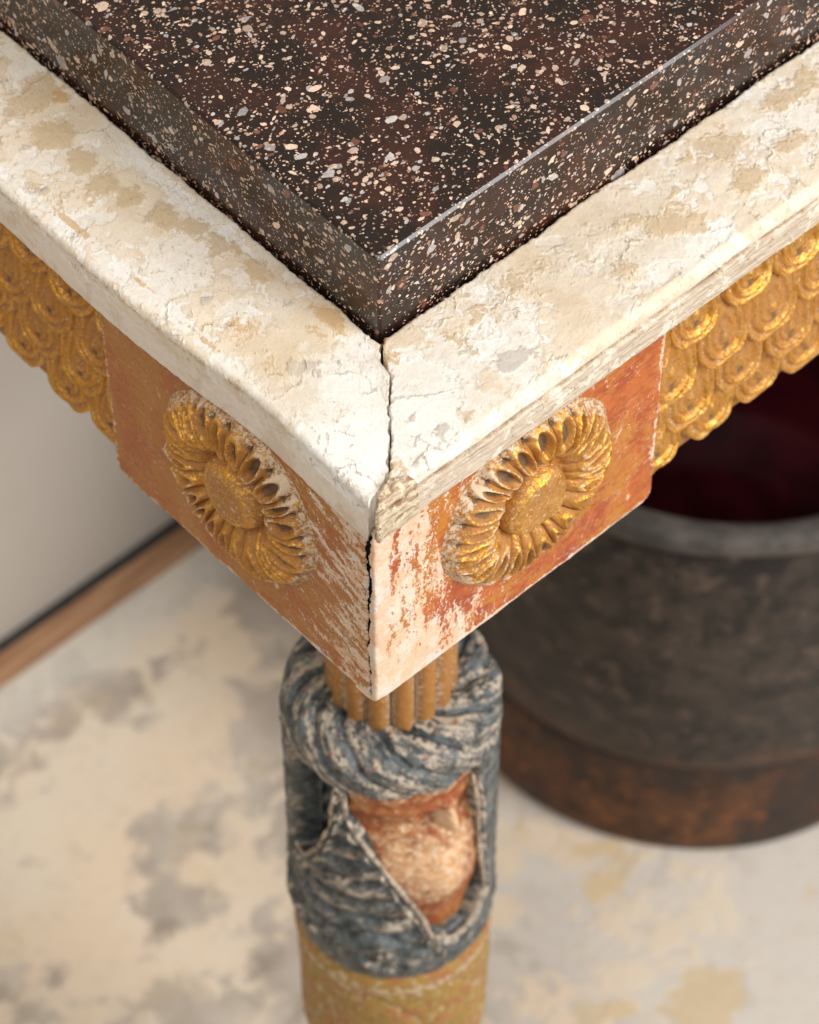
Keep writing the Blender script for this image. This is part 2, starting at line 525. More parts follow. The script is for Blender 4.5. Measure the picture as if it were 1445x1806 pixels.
# ---- worn red bole and ochre glaze over gesso (corner block)
def mat_bole():
    s = NT('worn_bole', 'DISPLACEMENT')
    ab = s.attr('ab', True)
    a, b, side = s.xyz(ab)            # mm from the corner, mm above the lower edge, 0 left 1 right
    W = s.vm('ADD', ab, s.vscale(s.vm('SUBTRACT', s.noise(0.3, detail=3, color=True), (.5, .5, .5)), 2.4))
    wx, wy, wz = s.xyz(W)
    red = s.mix(s.st(s.noise(0.14, detail=5, rough=0.7), 0.40, 0.62), (0.36, 0.060, 0.014), (0.50, 0.125, 0.024))
    red = s.mix(s.inv(side), red, (0.42, 0.135, 0.040))
    och = s.mix(s.noise(0.3, detail=5), (0.56, 0.23, 0.028), (0.42, 0.14, 0.022))
    och = s.mix(s.inv(side), och, (0.44, 0.19, 0.042))
    brush = s.noise(1.0, s.vm('MULTIPLY', W, (0.12, 0.8, 1)), detail=6, rough=0.75)
    omask = s.st(s.add(s.noise(0.055, detail=5, rough=0.65, off=5), s.mul(s.sub(brush, 0.5), 0.7), s.mul(side, -0.03)), 0.42, 0.58)
    col = s.mix(omask, red, och)
    speck = s.noise(0.8, detail=7, rough=0.8, off=8)
    col = s.mix(s.st(speck, 0.50, 0.68, 0, 0.62), col, (0.19, 0.055, 0.018))
    col = s.mix(s.st(s.noise(1.1, s.vm('MULTIPLY', W, (0.35, 1, 1)), detail=6, rough=0.78, off=14), 0.54, 0.68, 0, 0.55), col, (0.62, 0.33, 0.16))
    # gesso where the colour has rubbed away
    ges = s.mix(s.st(s.noise(0.16, W, detail=6, rough=0.7, off=3), 0.42, 0.60), (0.75, 0.50, 0.33), (0.76, 0.62, 0.49))
    ges = s.mix(s.st(s.noise(0.10, W, detail=4, off=33), 0.58, 0.62, 0, 0.75), ges, (0.68, 0.63, 0.60))
    ges = s.mix(s.st(s.noise(0.9, s.vm('MULTIPLY', W, (1, 0.3, 1)), detail=6, rough=0.8, off=35), 0.54, 0.70, 0, 0.55), ges, (0.50, 0.20, 0.085))
    vst = s.noise(1.0, s.vm('MULTIPLY', W, (0.30, 0.065, 1)), detail=7, rough=0.74, off=4)
    dst = s.noise(1.0, s.vm('MULTIPLY', s.comb(s.add(wx, s.mul(wy, 0.7)), s.sub(wy, s.mul(wx, 0.5)), 0.0), (0.10, 0.30, 1)), detail=7, rough=0.74, off=6)
    stv = s.xyz(s.mix(side, dst, vst))[0]
    stv = s.add(s.mul(s.sub(stv, 0.5), 1.9), 0.5)
    near_r = s.st(a, 8, 46, 0.22, -0.25)
    near_l = s.st(a, 3, 50, 0.14, -0.24)
    near = s.add(s.mul(near_r, side), s.mul(near_l, s.inv(side)))
    rim = s.add(s.st(a, 1.0, 5.0, 0.6, 0.0), s.mul(s.st(b, 0.2, 3.2, 0.85, 0.0), s.lin(side, 0, 1, 0.7, 1)))
    far = s.attr('far')
    fine = s.mul(s.sub(s.noise(1.3, s.vm('MULTIPLY', W, (1, 0.45, 1)), detail=6, rough=0.8, off=19), 0.5), 0.95)
    low = s.mul(s.st(b, 2, 30, 0.20, 0.0), side, s.st(a, 30, 75, 1, 0))
    wear = s.add(stv, near, rim, fine, low, s.mul(far, 0.42))
    gm = s.st(wear, 0.58, 0.64)

    def scratch(vec, off):
        nz = s.noise(1.0, vec, detail=2, rough=0.5, off=off)
        return s.st(s.m('ABSOLUTE', s.sub(nz, 0.5)), 0.0, 0.016, 1, 0)
    brk = s.st(s.noise(0.6, detail=4, rough=0.7, off=49), 0.46, 0.54)
    sc1 = s.mul(scratch(s.vm('MULTIPLY', W, (0.05, 0.22, 1)), 23), s.st(s.noise(0.07, off=27), 0.49, 0.56), brk)
    sc2 = s.mul(scratch(s.vm('MULTIPLY', s.comb(s.sub(wx, s.mul(wy, 0.4)), wy, 0.0), (0.24, 0.05, 1)), 43), s.st(s.noise(0.07, off=47), 0.50, 0.57), brk)
    scr = s.m('MAXIMUM', sc1, sc2)
    gm = s.m('MAXIMUM', gm, s.mul(scr, 0.8))
    spot_v = s.vm('MULTIPLY', W, (1.0, 0.55, 1))
    spots = s.mul(s.st(s.add(s.voro(0.14, spot_v), s.mul(s.noise(0.7, detail=5, rough=0.7, off=59), 0.22)), 0.20, 0.23, 1, 0), s.st(s.noise(0.08, off=57), 0.48, 0.55))
    gm = s.m('MAXIMUM', gm, s.mul(spots, 0.85))
    col = s.mix(gm, col, ges)
    h = s.add(s.mul(gm, -0.20), s.mul(s.sub(speck, 0.5), 0.25), s.mul(s.sub(brush, 0.5), 0.22), s.mul(s.sub(vst, 0.5), 0.2))
    s.disp(h, 0.001)
    s.bump(s.add(speck, s.mul(brush, 0.6)), 0.00030, 0.8)
    return s.fin(col, s.mix(gm, (0.46,) * 3, (0.75,) * 3), spec=0.35)


# ---- worn gilding
def mat_gilt(name, dirt_name='dirt', warm=0.0, dusty=0.5):
    s = NT(name)
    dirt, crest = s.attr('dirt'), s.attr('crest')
    oi = s.n('ShaderNodeObjectInfo')
    rnd_ = s.sub(oi.outputs['Random'], 0.5)
    n1 = s.noise(0.25, detail=6, rough=0.65)
    n2 = s.noise(1.1, detail=5, rough=0.7, off=4)
    gold = s.mix(s.st(n1, 0.38, 0.62), (0.64, 0.295, 0.045), (0.80, 0.46, 0.125))
    brown = s.mix(s.noise(0.6, detail=5, off=7), (0.30, 0.115, 0.024), (0.48, 0.225, 0.06))
    bm = s.st(s.add(n2, s.mul(s.sub(n1, 0.5), 0.5), s.mul(crest, -0.26), s.mul(rnd_, 0.14)), 0.25, 0.45)
    col = s.mix(bm, gold, brown)
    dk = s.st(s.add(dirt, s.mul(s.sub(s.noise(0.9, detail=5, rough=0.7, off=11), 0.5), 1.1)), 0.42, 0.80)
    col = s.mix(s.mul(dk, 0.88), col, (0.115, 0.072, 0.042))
    dust_b = s.attr('dust')
    du = s.st(s.add(s.noise(0.8, detail=6, rough=0.75, off=15), s.mul(dust_b, 0.30)), 0.68 - 0.06 * dusty, 0.78 - 0.06 * dusty)
    col = s.mix(s.mul(du, 0.8), col, (0.70, 0.58, 0.43))
    met = s.mul(s.inv(bm), s.inv(dk), s.inv(du), 0.95)
    rough = s.add(s.lin(n2, 0.3, 0.7, 0.32, 0.46), s.mul(s.m('MAXIMUM', s.m('MAXIMUM', bm, dk), du), 0.22))
    s.bump(s.add(s.mul(n2, 0.5), s.mul(s.noise(0.45, detail=5, rough=0.6), 1.0), s.mul(du, 0.12)), 0.0006, 0.8)
    return s.fin(col, rough, met, spec=0.4)


# ---- blue-black paint, rubbed on the ridges
def mat_blue():
    s = NT('rubbed_blue_paint')
    fl, crest = s.attr('flow', True), s.attr('crest')
    W = s.vm('ADD', fl, s.vscale(s.vm('SUBTRACT', s.noise(0.3, detail=3, color=True), (.5, .5, .5)), 2.0))
    n = s.noise(0.22, detail=5, rough=0.65)
    col = s.mix(s.st(n, 0.36, 0.66), (0.020, 0.024, 0.026), (0.115, 0.135, 0.140))
    col = s.mix(s.st(s.noise(0.35, detail=5, rough=0.7, off=3), 0.56, 0.70, 0, 0.7), col, (0.14, 0.125, 0.085))
    streak = s.noise(1.0, s.vm('MULTIPLY', W, (0.045, 0.26, 1)), detail=6, rough=0.72)
    streak = s.add(s.mul(s.sub(streak, 0.5), 1.35), 0.5)
    wear = s.add(streak, s.mul(s.sub(crest, 0.5), 0.20), s.mul(s.sub(s.noise(0.5, detail=5, rough=0.7, off=9), 0.5), 0.45))
    wm = s.st(wear, 0.54, 0.74)
    wcol = s.mix(s.noise(0.4, detail=4, off=13), (0.42, 0.33, 0.23), (0.58, 0.51, 0.42))
    wcol = s.mix(s.st(s.noise(0.3, detail=4, off=17), 0.60, 0.70), wcol, (0.42, 0.15, 0.05))
    col = s.mix(wm, col, wcol)
    s.bump(s.add(s.mul(streak, 0.7), s.mul(wm, -0.25), s.mul(s.noise(0.9, detail=5), 0.4)), 0.0008, 0.9)
    return s.fin(col, s.mix(wm, (0.36,) * 3, (0.7,) * 3), spec=0.5)


# ---- peach / red body of the leg
def mat_peach():
    s = NT('peach_red_paint')
    px = s.attr('pale')
    n = s.noise(0.13, detail=6, rough=0.66)
    n2 = s.noise(0.5, detail=6, rough=0.72, off=5)
    base = s.mix(s.st(s.add(s.mul(n, 0.6), s.mul(n2, 0.4)), 0.42, 0.58), (0.30, 0.070, 0.022), (0.46, 0.19, 0.055))
    pale = s.mix(s.st(n2, 0.44, 0.64), (0.68, 0.37, 0.17), (0.77, 0.58, 0.40))
    pm = s.st(s.add(s.mul(n, 0.55), s.mul(n2, 0.45), s.mul(px, 0.20)), 0.54, 0.76)
    col = s.mix(pm, base, pale)
    col = s.mix(s.st(s.noise(0.9, detail=5, rough=0.75, off=15), 0.62, 0.72, 0, 0.7), col, (0.15, 0.05, 0.022))
    s.bump(s.add(n2, s.mul(pm, 0.3)), 0.0009, 0.8)
    return s.fin(col, 0.55, spec=0.4)


# ---- ochre lower leg
def mat_ochre():
    s = NT('ochre_paint')
    n = s.noise(0.12, detail=6, rough=0.65)
    n2 = s.noise(0.6, detail=6, rough=0.72, off=5)
    col = s.mix(s.st(s.add(s.mul(n, 0.5), s.mul(n2, 0.5)), 0.40, 0.60), (0.27, 0.165, 0.03), (0.47, 0.27, 0.065))
    col = s.mix(s.st(n, 0.48, 0.58, 0, 0.85), col, (0.34, 0.125, 0.04))
    col = s.mix(s.st(s.noise(0.2, detail=6, rough=0.7, off=25), 0.52, 0.64, 0, 0.4), col, (0.46, 0.32, 0.07))
    wear = s.add(s.noise(0.35, detail=7, rough=0.72, off=9), s.mul(s.attr('crest'), 0.30))
    wm = s.st(wear, 0.55, 0.66)
    col = s.mix(s.mul(wm, 0.85), col, (0.66, 0.53, 0.34))
    s.bump(s.add(n2, s.mul(wm, 0.2)), 0.0008, 0.8)
    return s.fin(col, 0.5, spec=0.4)


def mat_floor():
    s = NT('worn_painted_floor')
    W = s.vm('ADD', s.P, s.vscale(s.vm('SUBTRACT', s.noise(0.05, detail=4, color=True), (.5, .5, .5)), 22.0))
    x, y, z = s.xyz(s.P)
    cream = s.mix(s.st(s.noise(0.012, detail=4), 0.40, 0.62), (0.74, 0.60, 0.445), (0.73, 0.625, 0.49))
    right = s.st(s.sub(x, s.mul(y, 0.5)), 40, 190)
    grey = s.mix(s.st(s.noise(0.02, detail=4, off=3), 0.38, 0.62), (0.43, 0.36, 0.295), (0.56, 0.485, 0.405))
    grey = s.mix(right, grey, (0.65, 0.59, 0.52))
    pat = s.add(s.noise(0.021, W, detail=7, rough=0.6, off=5), s.mul(right, 0.05))
    pat = s.add(pat, s.mul(s.sub(s.noise(0.07, W, detail=6, rough=0.65, off=45), 0.5), 0.42), s.mul(s.st(s.sub(y, x), 60, 260, 0.05, -0.03), s.inv(right)))
    gm = s.st(pat, 0.465, 0.56)
    col = s.mix(gm, cream, grey)
    dm = s.mul(s.st(s.noise(0.05, W, detail=5, rough=0.6, off=9), 0.54, 0.66), s.mul(gm, 0.45), s.inv(s.mul(right, 0.6)))
    col = s.mix(dm, col, (0.22, 0.175, 0.13))
    ym = s.mul(s.st(s.noise(0.028, W, detail=5, off=15), 0.58, 0.64), s.lin(right, 0, 1, 0.2, 0.7))
    col = s.mix(ym, col, (0.64, 0.48, 0.27))
    # bleached margin along the wall
    mg = s.st(s.add(y, s.mul(s.sub(s.noise(0.03, detail=4, off=19), 0.5), 30)), 350, 378)
    col = s.mix(s.mul(mg, 0.75), col, (0.64, 0.60, 0.53))
    sp = s.mul(s.st(s.voro(0.03), 0.055, 0.085, 1, 0), s.st(s.noise(0.008, off=23), 0.50, 0.56))
    col = s.mix(s.mul(sp, 0.8), col, (0.13, 0.08, 0.05))
    col = s.mix(s.st(s.noise(0.15, detail=6, rough=0.7, off=33), 0.5, 0.8, 0, 0.35), col, (0.40, 0.33, 0.25))
    scf = s.st(s.m('ABSOLUTE', s.sub(s.noise(1.0, s.vm('MULTIPLY', W, (0.02, 0.004, 1)), detail=3, off=63), 0.5)), 0.0, 0.012, 1, 0)
    col = s.mix(s.mul(scf, s.st(s.noise(0.01, off=65), 0.5, 0.6), 0.5), col, (0.33, 0.27, 0.21))
    grit = s.st(s.voro(0.09), 0.06, 0.12, 1, 0)
    col = s.mix(s.mul(grit, s.st(s.noise(0.02, off=69), 0.52, 0.6), 0.5), col, (0.24, 0.18, 0.13))
    s.bump(s.add(s.mul(gm, -0.5), s.noise(0.2, detail=5)), 0.0006, 0.7)
    return s.fin(col, 0.5, spec=0.35)


def mat_simple(name, c1, c2, scale, rough, spec=0.4, stretch=(1, 1, 1), bump=0.0003):
    s = NT(name)
    n = s.noise(scale, s.vm('MULTIPLY', s.P, stretch), detail=6, rough=0.65)
    s.bump(n, bump, 0.7)
    return s.fin(s.mix(s.st(n, 0.36, 0.64), c1, c2), rough, spec=spec)


def mat_pot():
    s = NT('sooty_iron')
    x, y, z = s.xyz(s.P)
    n = s.noise(0.035, detail=6, rough=0.65)
    n2 = s.noise(0.10, detail=5, rough=0.7, off=4)
    col = s.mix(s.st(s.add(s.mul(n, 0.5), s.mul(n2, 0.5)), 0.42, 0.60), (0.008, 0.0068, 0.006), (0.052, 0.038, 0.029))
    col = s.mix(s.st(s.noise(0.07, detail=5, rough=0.72, off=8), 0.54, 0.62, 0, 0.75), col, (0.105, 0.072, 0.052))
    rz = s.add(z, s.mul(s.sub(s.noise(0.03, detail=5, rough=0.65, off=18), 0.5), 60))
    col = s.mix(s.mul(s.st(rz, -545, -510, 1, 0), s.st(n2, 0.42, 0.56), 0.85), col, (0.12, 0.050, 0.020))
    s.bump(s.add(n2, s.mul(s.noise(0.4, detail=4), 0.4)), 0.0016, 0.7)
    return s.fin(col, s.lin(n2, 0.3, 0.7, 0.42, 0.62), spec=0.4)


def mat_rust():
    s = NT('rusty_iron')
    n = s.noise(0.04, detail=6, rough=0.68, off=2)
    n2 = s.noise(0.12, detail=5, rough=0.7, off=6)
    col = s.mix(s.st(n, 0.40, 0.60), (0.040, 0.018, 0.010), (0.105, 0.042, 0.018))
    col = s.mix(s.st(n2, 0.52, 0.66, 0, 0.85), col, (0.23, 0.085, 0.024))
    col = s.mix(s.st(s.noise(0.022, s.vm('MULTIPLY', s.P, (1, 1, 0.5)), detail=5, rough=0.65, off=12), 0.52, 0.60, 0, 0.85), col, (0.030, 0.022, 0.018))
    col = s.mix(s.st(s.noise(0.03, detail=4, off=9), 0.58, 0.68, 0, 0.7), col, (0.085, 0.06, 0.045))
    zr = s.xyz(s.P)[2]
    zs_ = s.add(zr, s.mul(s.sub(s.noise(0.03, detail=5, rough=0.65, off=22), 0.5), 70))
    col = s.mix(s.mul(s.st(zs_, -558, -530), 0.8), col, (0.028, 0.021, 0.017))
    s.bump(n2, 0.0012, 0.7)
    return s.fin(col, 0.6, spec=0.35)


M = dict(
    edge=mat_simple('rubbed_edge', (0.13, 0.115, 0.095), (0.58, 0.47, 0.36), 0.32, 0.65, 0.3, bump=0.0006),
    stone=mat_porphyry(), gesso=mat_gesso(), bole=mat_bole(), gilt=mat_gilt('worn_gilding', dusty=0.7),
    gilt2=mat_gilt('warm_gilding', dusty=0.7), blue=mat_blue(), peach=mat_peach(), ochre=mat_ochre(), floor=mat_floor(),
    pot=mat_pot(), rust=mat_rust(),
    dark=mat_simple('dark_wood', (0.010, 0.007, 0.005), (0.03, 0.02, 0.013), 0.3, 0.8, 0.2),
    wall=mat_simple('warm_grey_wall', (0.455, 0.405, 0.35), (0.475, 0.425, 0.37), 0.01, 0.7, 0.3),
    wood=mat_simple('brown_wood_strip', (0.30, 0.15, 0.075), (0.44, 0.25, 0.14), 0.2, 0.45, 0.4, (0.12, 1, 1)),
    gap=mat_simple('dark_joint', (0.025, 0.023, 0.022), (0.05, 0.045, 0.042), 0.2, 0.7, 0.3),
    lip=mat_simple('grey_worn_rim', (0.050, 0.043, 0.038), (0.105, 0.090, 0.078), 0.06, 0.62, 0.35),
    wine=mat_simple('wine_red_glaze', (0.06, 0.007, 0.012), (0.20, 0.024, 0.04), 0.02, 0.5, 0.25),
)

# ================================================================== the setting
YW = 0.398                                     # plane where the floor ends
fl = link('floor', box_mesh('floor', (-0.9, -0.9, FLOOR_Z - 0.03), (1.6, YW - 0.0090, FLOOR_Z)), M['floor'])
tag(fl, 'worn cream and grey painted floor under the table', kind='structure')
wl = link('wall', box_mesh('wall', (-0.9, YW + 0.010, FLOOR_Z - 0.05), (1.6, YW + 0.05, 0.9)), M['wall'])
tag(wl, 'plain warm grey wall behind the table', kind='structure')
ws = link('skirting_strip', box_mesh('skirting_strip', (-0.9, YW - 0.0088, FLOOR_Z - 0.03), (1.6, YW + 0.0046, FLOOR_Z + 0.003)), M['wood'], wl)
gp = link('joint', box_mesh('joint', (-0.9, YW + 0.0048, FLOOR_Z - 0.03), (1.6, YW + 0.0098, FLOOR_Z + 0.0045)), M['gap'], wl)

# ================================================================== the console table
table = empty('console_table', (0.0555, 0.0555, FLOOR_Z))
tag(table, 'antique console table with flaking cream rails, gilded rosettes and carved leg', 'table')

SX, SY = 0.0387, 0.0402        # slab insets
RAIL_H = 0.0156
LEN_X, LEN_Y = 0.52, 0.385


def crackJ(u):
    """mitre crack: x - y as a function of u (metres)"""
    uu = np.array([-2, 0.0, 1.0, 2.2, 3.8, 6, 9, 13, 18, 22, 25, 28, 31, 34, 37, 39, 60]) * MM
    jj = 1.0 * np.array([0.0, 0.1, 0.3, 0.9, 3.6, 5.0, 4.6, 4.9, 3.9, 3.2, 3.3, 3.6, 2.0, 0.2, -0.3, 0.0, 0.0]) * MM
    j = np.interp(u, uu, jj)
    return j + (1.6 * fbm(np.asarray(u) * 240, 0.5, seed=3, octv=5, gain=0.72) + 0.35 * fbm(np.asarray(u) * 1100, 6.5, seed=4, octv=3, gain=0.7)) * MM


_y = np.linspace(-0.004, 0.07, 4000)
_x = np.maximum.accumulate(_y + crackJ(_y) + np.arange(4000) * 1e-9)


def crack_x(y):
    return np.interp(y, _y, _x)


def crack_y(x):
    return np.interp(x, _x, _y)


def dense(pts, step):
    pts = np.array(pts, float)
    seg = np.linalg.norm(np.diff(pts, axis=0), axis=1)
    t = np.concatenate([[0], np.cumsum(seg)])
    n = int(t[-1] / step) + 1
    tt = np.linspace(0, t[-1], n)
    return np.stack([np.interp(tt, t, pts[:, 0]), np.interp(tt, t, pts[:, 1])], 1)


def arc(c, r, a0, a1, n=8):
    a = np.radians(np.linspace(a0, a1, n))
    return [(c[0] + r * math.cos(t), c[1] + r * math.sin(t)) for t in a]


PROF_R = ([(8.0, -15.6), (0.7, -15.6)] + arc((0.7, -14.9), 0.7, 270, 180, 5) + [(0.0, -6.6)] + arc((0.5, -6.6), 0.5, 180, 100, 4)
          + [(1.7, -6.0), (1.8, -5.4), (0.9, -5.0)] + arc((3.2, -3.0), 3.0, 225, 95, 14) + [(6.0, 0.05), (38.4, 0.0)]
          + arc((38.4, -0.9), 0.9, 90, 0, 5) + [(39.4, -7.0), (45.0, -7.0)])
PROF_L = ([(8.0, -15.6), (0.9, -15.6)] + arc((0.9, -14.7), 0.9, 270, 180, 5) + [(0.05, -11.0), (0.3, -7.0), (0.65, -3.2)]
          + arc((2.6, -2.0), 1.9, 175, 92, 10) + [(6.0, 0.0), (36.9, 0.0)] + arc((36.9, -0.9), 0.9, 90, 0, 5) + [(37.9, -7.0), (45.0, -7.0)])


def blobs(X, Y, lst):
    r = np.zeros(X.shape)
    for (x, y, rx, ry, w) in lst:
        r = np.maximum(r, w * np.exp(-(((X - x) / rx) ** 2 + ((Y - y) / ry) ** 2) ** 1.5))
    return r


def rail(kind):
    prof = dense(np.array(PROF_R if kind == 'R' else PROF_L) * MM, 0.36 * MM)
    Lr = LEN_X if kind == 'R' else LEN_Y
    s = np.concatenate([np.linspace(0, 0.215, 600), np.linspace(0.216, 0.30, 120), np.linspace(0.304, Lr, 40)])
    u0, z0 = prof[:, 0], prof[:, 1]
    g = 0.00050 + 0.00085 * np.abs(fbm(u0 * 300, 4.5, seed=8, octv=3)) + 0.00085 * sstep(0.007, 0.0, u0) + 0.0003 * sstep(-0.001, -0.006, z0)
    cl = (crack_x(u0) if kind == 'R' else crack_y(u0)) + g
    if kind == 'R':
        cl = cl - 0.0  # crack line kept
    S, U0 = np.meshgrid(s, u0, indexing='ij')
    Z = np.broadcast_to(z0, S.shape).copy()
    U = U0.copy()
    A = cl[None, :] + S * (Lr - cl[None, :]) / Lr
    am, um = A * 1000, U * 1000
    sd = 1 if kind == 'R' else 50
    # ragged inner arris, uneven outer arris
    inner = sstep(0.030, 0.0366, U)
    U = U + inner * MM * (0.75 * fbm(am * 0.09, 0, sd, seed=5, octv=5, gain=0.6) + 0.35 * fbm(am * 0.6, um * 0.2, sd, seed=9, octv=3) - 0.2)
    outer = sstep(0.006, 0.0015, U0)
    U = U + outer * MM * (0.30 * fbm(am * 0.05, 0, sd, seed=15, octv=3) + 0.16 * fbm(am * 0.5, Z * 400, sd, seed=19, octv=3))
    if kind == 'L':
        U = U - outer * MM * 1.6 * np.exp(-((am - 105) / 45) ** 2) + outer * MM * 1.6 * np.exp(-((am - 45) / 22) ** 2)
    top = sstep(-0.006, -0.001, Z)
    Z = Z + top * MM * (0.35 * fbm(am * 0.03, um * 0.03, sd, seed=25, octv=3) + 0.10 * fbm(am * 0.3, um * 0.3, sd, seed=29, octv=3))
    # corner sinks a little
    Z = Z - top * MM * 0.8 * np.exp(-(A / 0.012) ** 2) * (0.4 if kind == 'L' else 1.0)
    # crack walls
    cap = lambda arr: np.concatenate([arr[:1], arr])
    A, U, Z = cap(A), cap(U), cap(Z)
    A[0] += 0.00002
    Z[0] = np.minimum(Z[0], -0.0135)
    X, Y = (A, U) if kind == 'R' else (U, A)
    P = np.stack([X, Y, Z], -1)
    xm, ym = X * 1000, Y * 1000
    at = {}
    if kind == 'R':
        at['tan'] = blobs(xm, ym, [(100, 12, 9, 6, 1), (95, 18, 12, 6, .7), (121, 18, 7, 5, .8), (150, 30, 12, 6, 1), (168, 17, 7, 3.5, 1), (150, 14, 8, 4, .9),
                                   (183, 31, 16, 6, 1.1), (84, 31, 14, 4, .6), (66, 30, 8, 4, .5), (130, 12, 8, 5, .7), (112, 25, 9, 4, .6)])
        at['grey'] = blobs(xm, ym, [(59, 11, 4.4, 3.2, 1.1), (77, 11, 3, 2, .8), (31, 7, 4, 2.5, .8), (27, 15, 3, 2, .6)])
        at['white'] = blobs(xm, ym, [(26, 14, 22, 18, 1.1), (60, 20, 14, 8, .4), (120, 8, 30, 5, .5)])
        at['ochre'] = blobs(xm, ym, [(36, 33, 4, 3, .8), (12, 6, 6, 5, .9), (24, 20, 3, 9, .4)])
        t = sdf_poly(xm, ym, [(8.5, 4.6), (13.2, 2.6), (16.5, -1), (20, -3), (14, -6), (-5, -6), (-5, 0), (2, 1.6)])
        at['chip'] = sstep(1.2, -1.4, t)
        at['smooth'] = np.zeros(X.shape)
    else:
        at['tan'] = blobs(xm, ym, [(22, 154, 7, 7, 1), (22, 142, 5, 6, 1), (21.5, 131, 4.5, 5, 1), (23.5, 122, 4.5, 5, 1), (24.5, 111, 4.5, 6, 1), (28, 102, 4.5, 6, 1), (30, 92, 4, 8, .9),
                                   (31, 80, 4.5, 8, .9), (27, 170, 10, 8, .8), (10, 180, 8, 8, .7), (10, 66, 6, 6, .4)])
        at['grey'] = blobs(xm, ym, [(13, 78, 5, 4, .7), (16, 46, 4, 4, .65), (28, 66, 3, 4, .5)])
        at['white'] = blobs(xm, ym, [(14, 14, 17, 18, 1.5), (22, 32, 11, 14, 1.0), (4, 100, 3, 90, .4), (33, 110, 3, 30, .5)])
        at['ochre'] = blobs(xm, ym, [(34, 54, 3.5, 7, 1.3), (28, 52, 2.5, 5, .8), (14, 66, 6, 6, .9), (12, 52, 5, 7, .7), (33, 164, 2.5, 4, 1.3), (5.5, 125, 1.2, 9, 1.5), (5.5, 98, 1.0, 8, 1.1), (5, 70, 1.0, 10, 1.0)])
        at['chip'] = np.zeros(X.shape)
        at['smooth'] = np.ones(X.shape)
    e = 2.2 if kind == 'R' else 4.4
    Zp = cap(np.broadcast_to(z0, S.shape)) * 1000
    at['side'] = sstep(-3.0, -8.5, Zp) if kind == 'L' else sstep(-4.0, -5.6, Zp)
    at['flow'] = np.stack([A * 1000, Zp, np.zeros(X.shape)], -1)
    if kind == 'R':
        at['arris'] = np.exp(-((Zp + 5.7) / 0.75) ** 2) * 1.2 + 0.55 * np.exp(-((Zp + 1.6) / 0.9) ** 2)
    else:
        at['arris'] = np.exp(-((Zp + 1.8) / 0.9) ** 2) * (U * 1000 < 9) * (0.55 + 0.6 * sstep(-0.2, 0.5, fbm(ym * 0.03, 0, 7, seed=17, octv=2)))
    lipw = cap(S) * 1000
    at['arris'] = np.maximum(at['arris'], (1.3 if kind == 'R' else 0.5) * np.exp(-(lipw / (0.9 + 0.8 * vnoise(um[:1] * 0.5, 3, 0, 23))) ** 2))
    o = grid_obj('top_rail', P, M['gesso'], table, at, flip=(kind == 'R'))
    return o


rail_r = rail('R')
rail_l = rail('L')
rail_r['label'] = 'right rail with crisp grooved edge and chipped mitre end'
rail_l['label'] = 'left rail with smooth rounded edge and tan patches'

# solid cores behind the faces
core = link('light_block_core', box_mesh('light_block_core', (0.0050, 0.0050, -0.088), (0.1, 0.1, -0.0142)), M['dark'], table)  # dark core added to block light, so the open split stays black
for lo, hi in (((0.1005, 0.0150, -0.085), (LEN_X, 0.030, -0.0142)), ((0.0150, 0.1005, -0.085), (0.030, LEN_Y, -0.0142))):
    link('apron_board', box_mesh('apron_board', lo, hi), M['dark'], table)
link('ledge', box_mesh('ledge', (0.030, 0.030, -0.0152), (LEN_X, LEN_Y, -0.0086)), M['dark'], table)

# ------------------------------------------------------------------ corner block: two boards meeting at a split corner
BX = 0.0030
BH0, BH1 = -0.0925, -0.0148
WR, WL = 0.1088, 0.1144


def vcrack(z):
    zz = np.array([-93, -88, -80, -70, -60, -50, -42, -34, -28, -22, -15]) * MM
    kk = np.array([2.0, 2.4, 2.9, 2.9, 2.6, 2.1, 1.8, 1.6, 2.0, 1.4, 1.0]) * MM
    return np.interp(z, zz, kk) + 1.25 * MM * fbm(np.asarray(z) * 260, 2.5, seed=77, octv=4, gain=0.65)


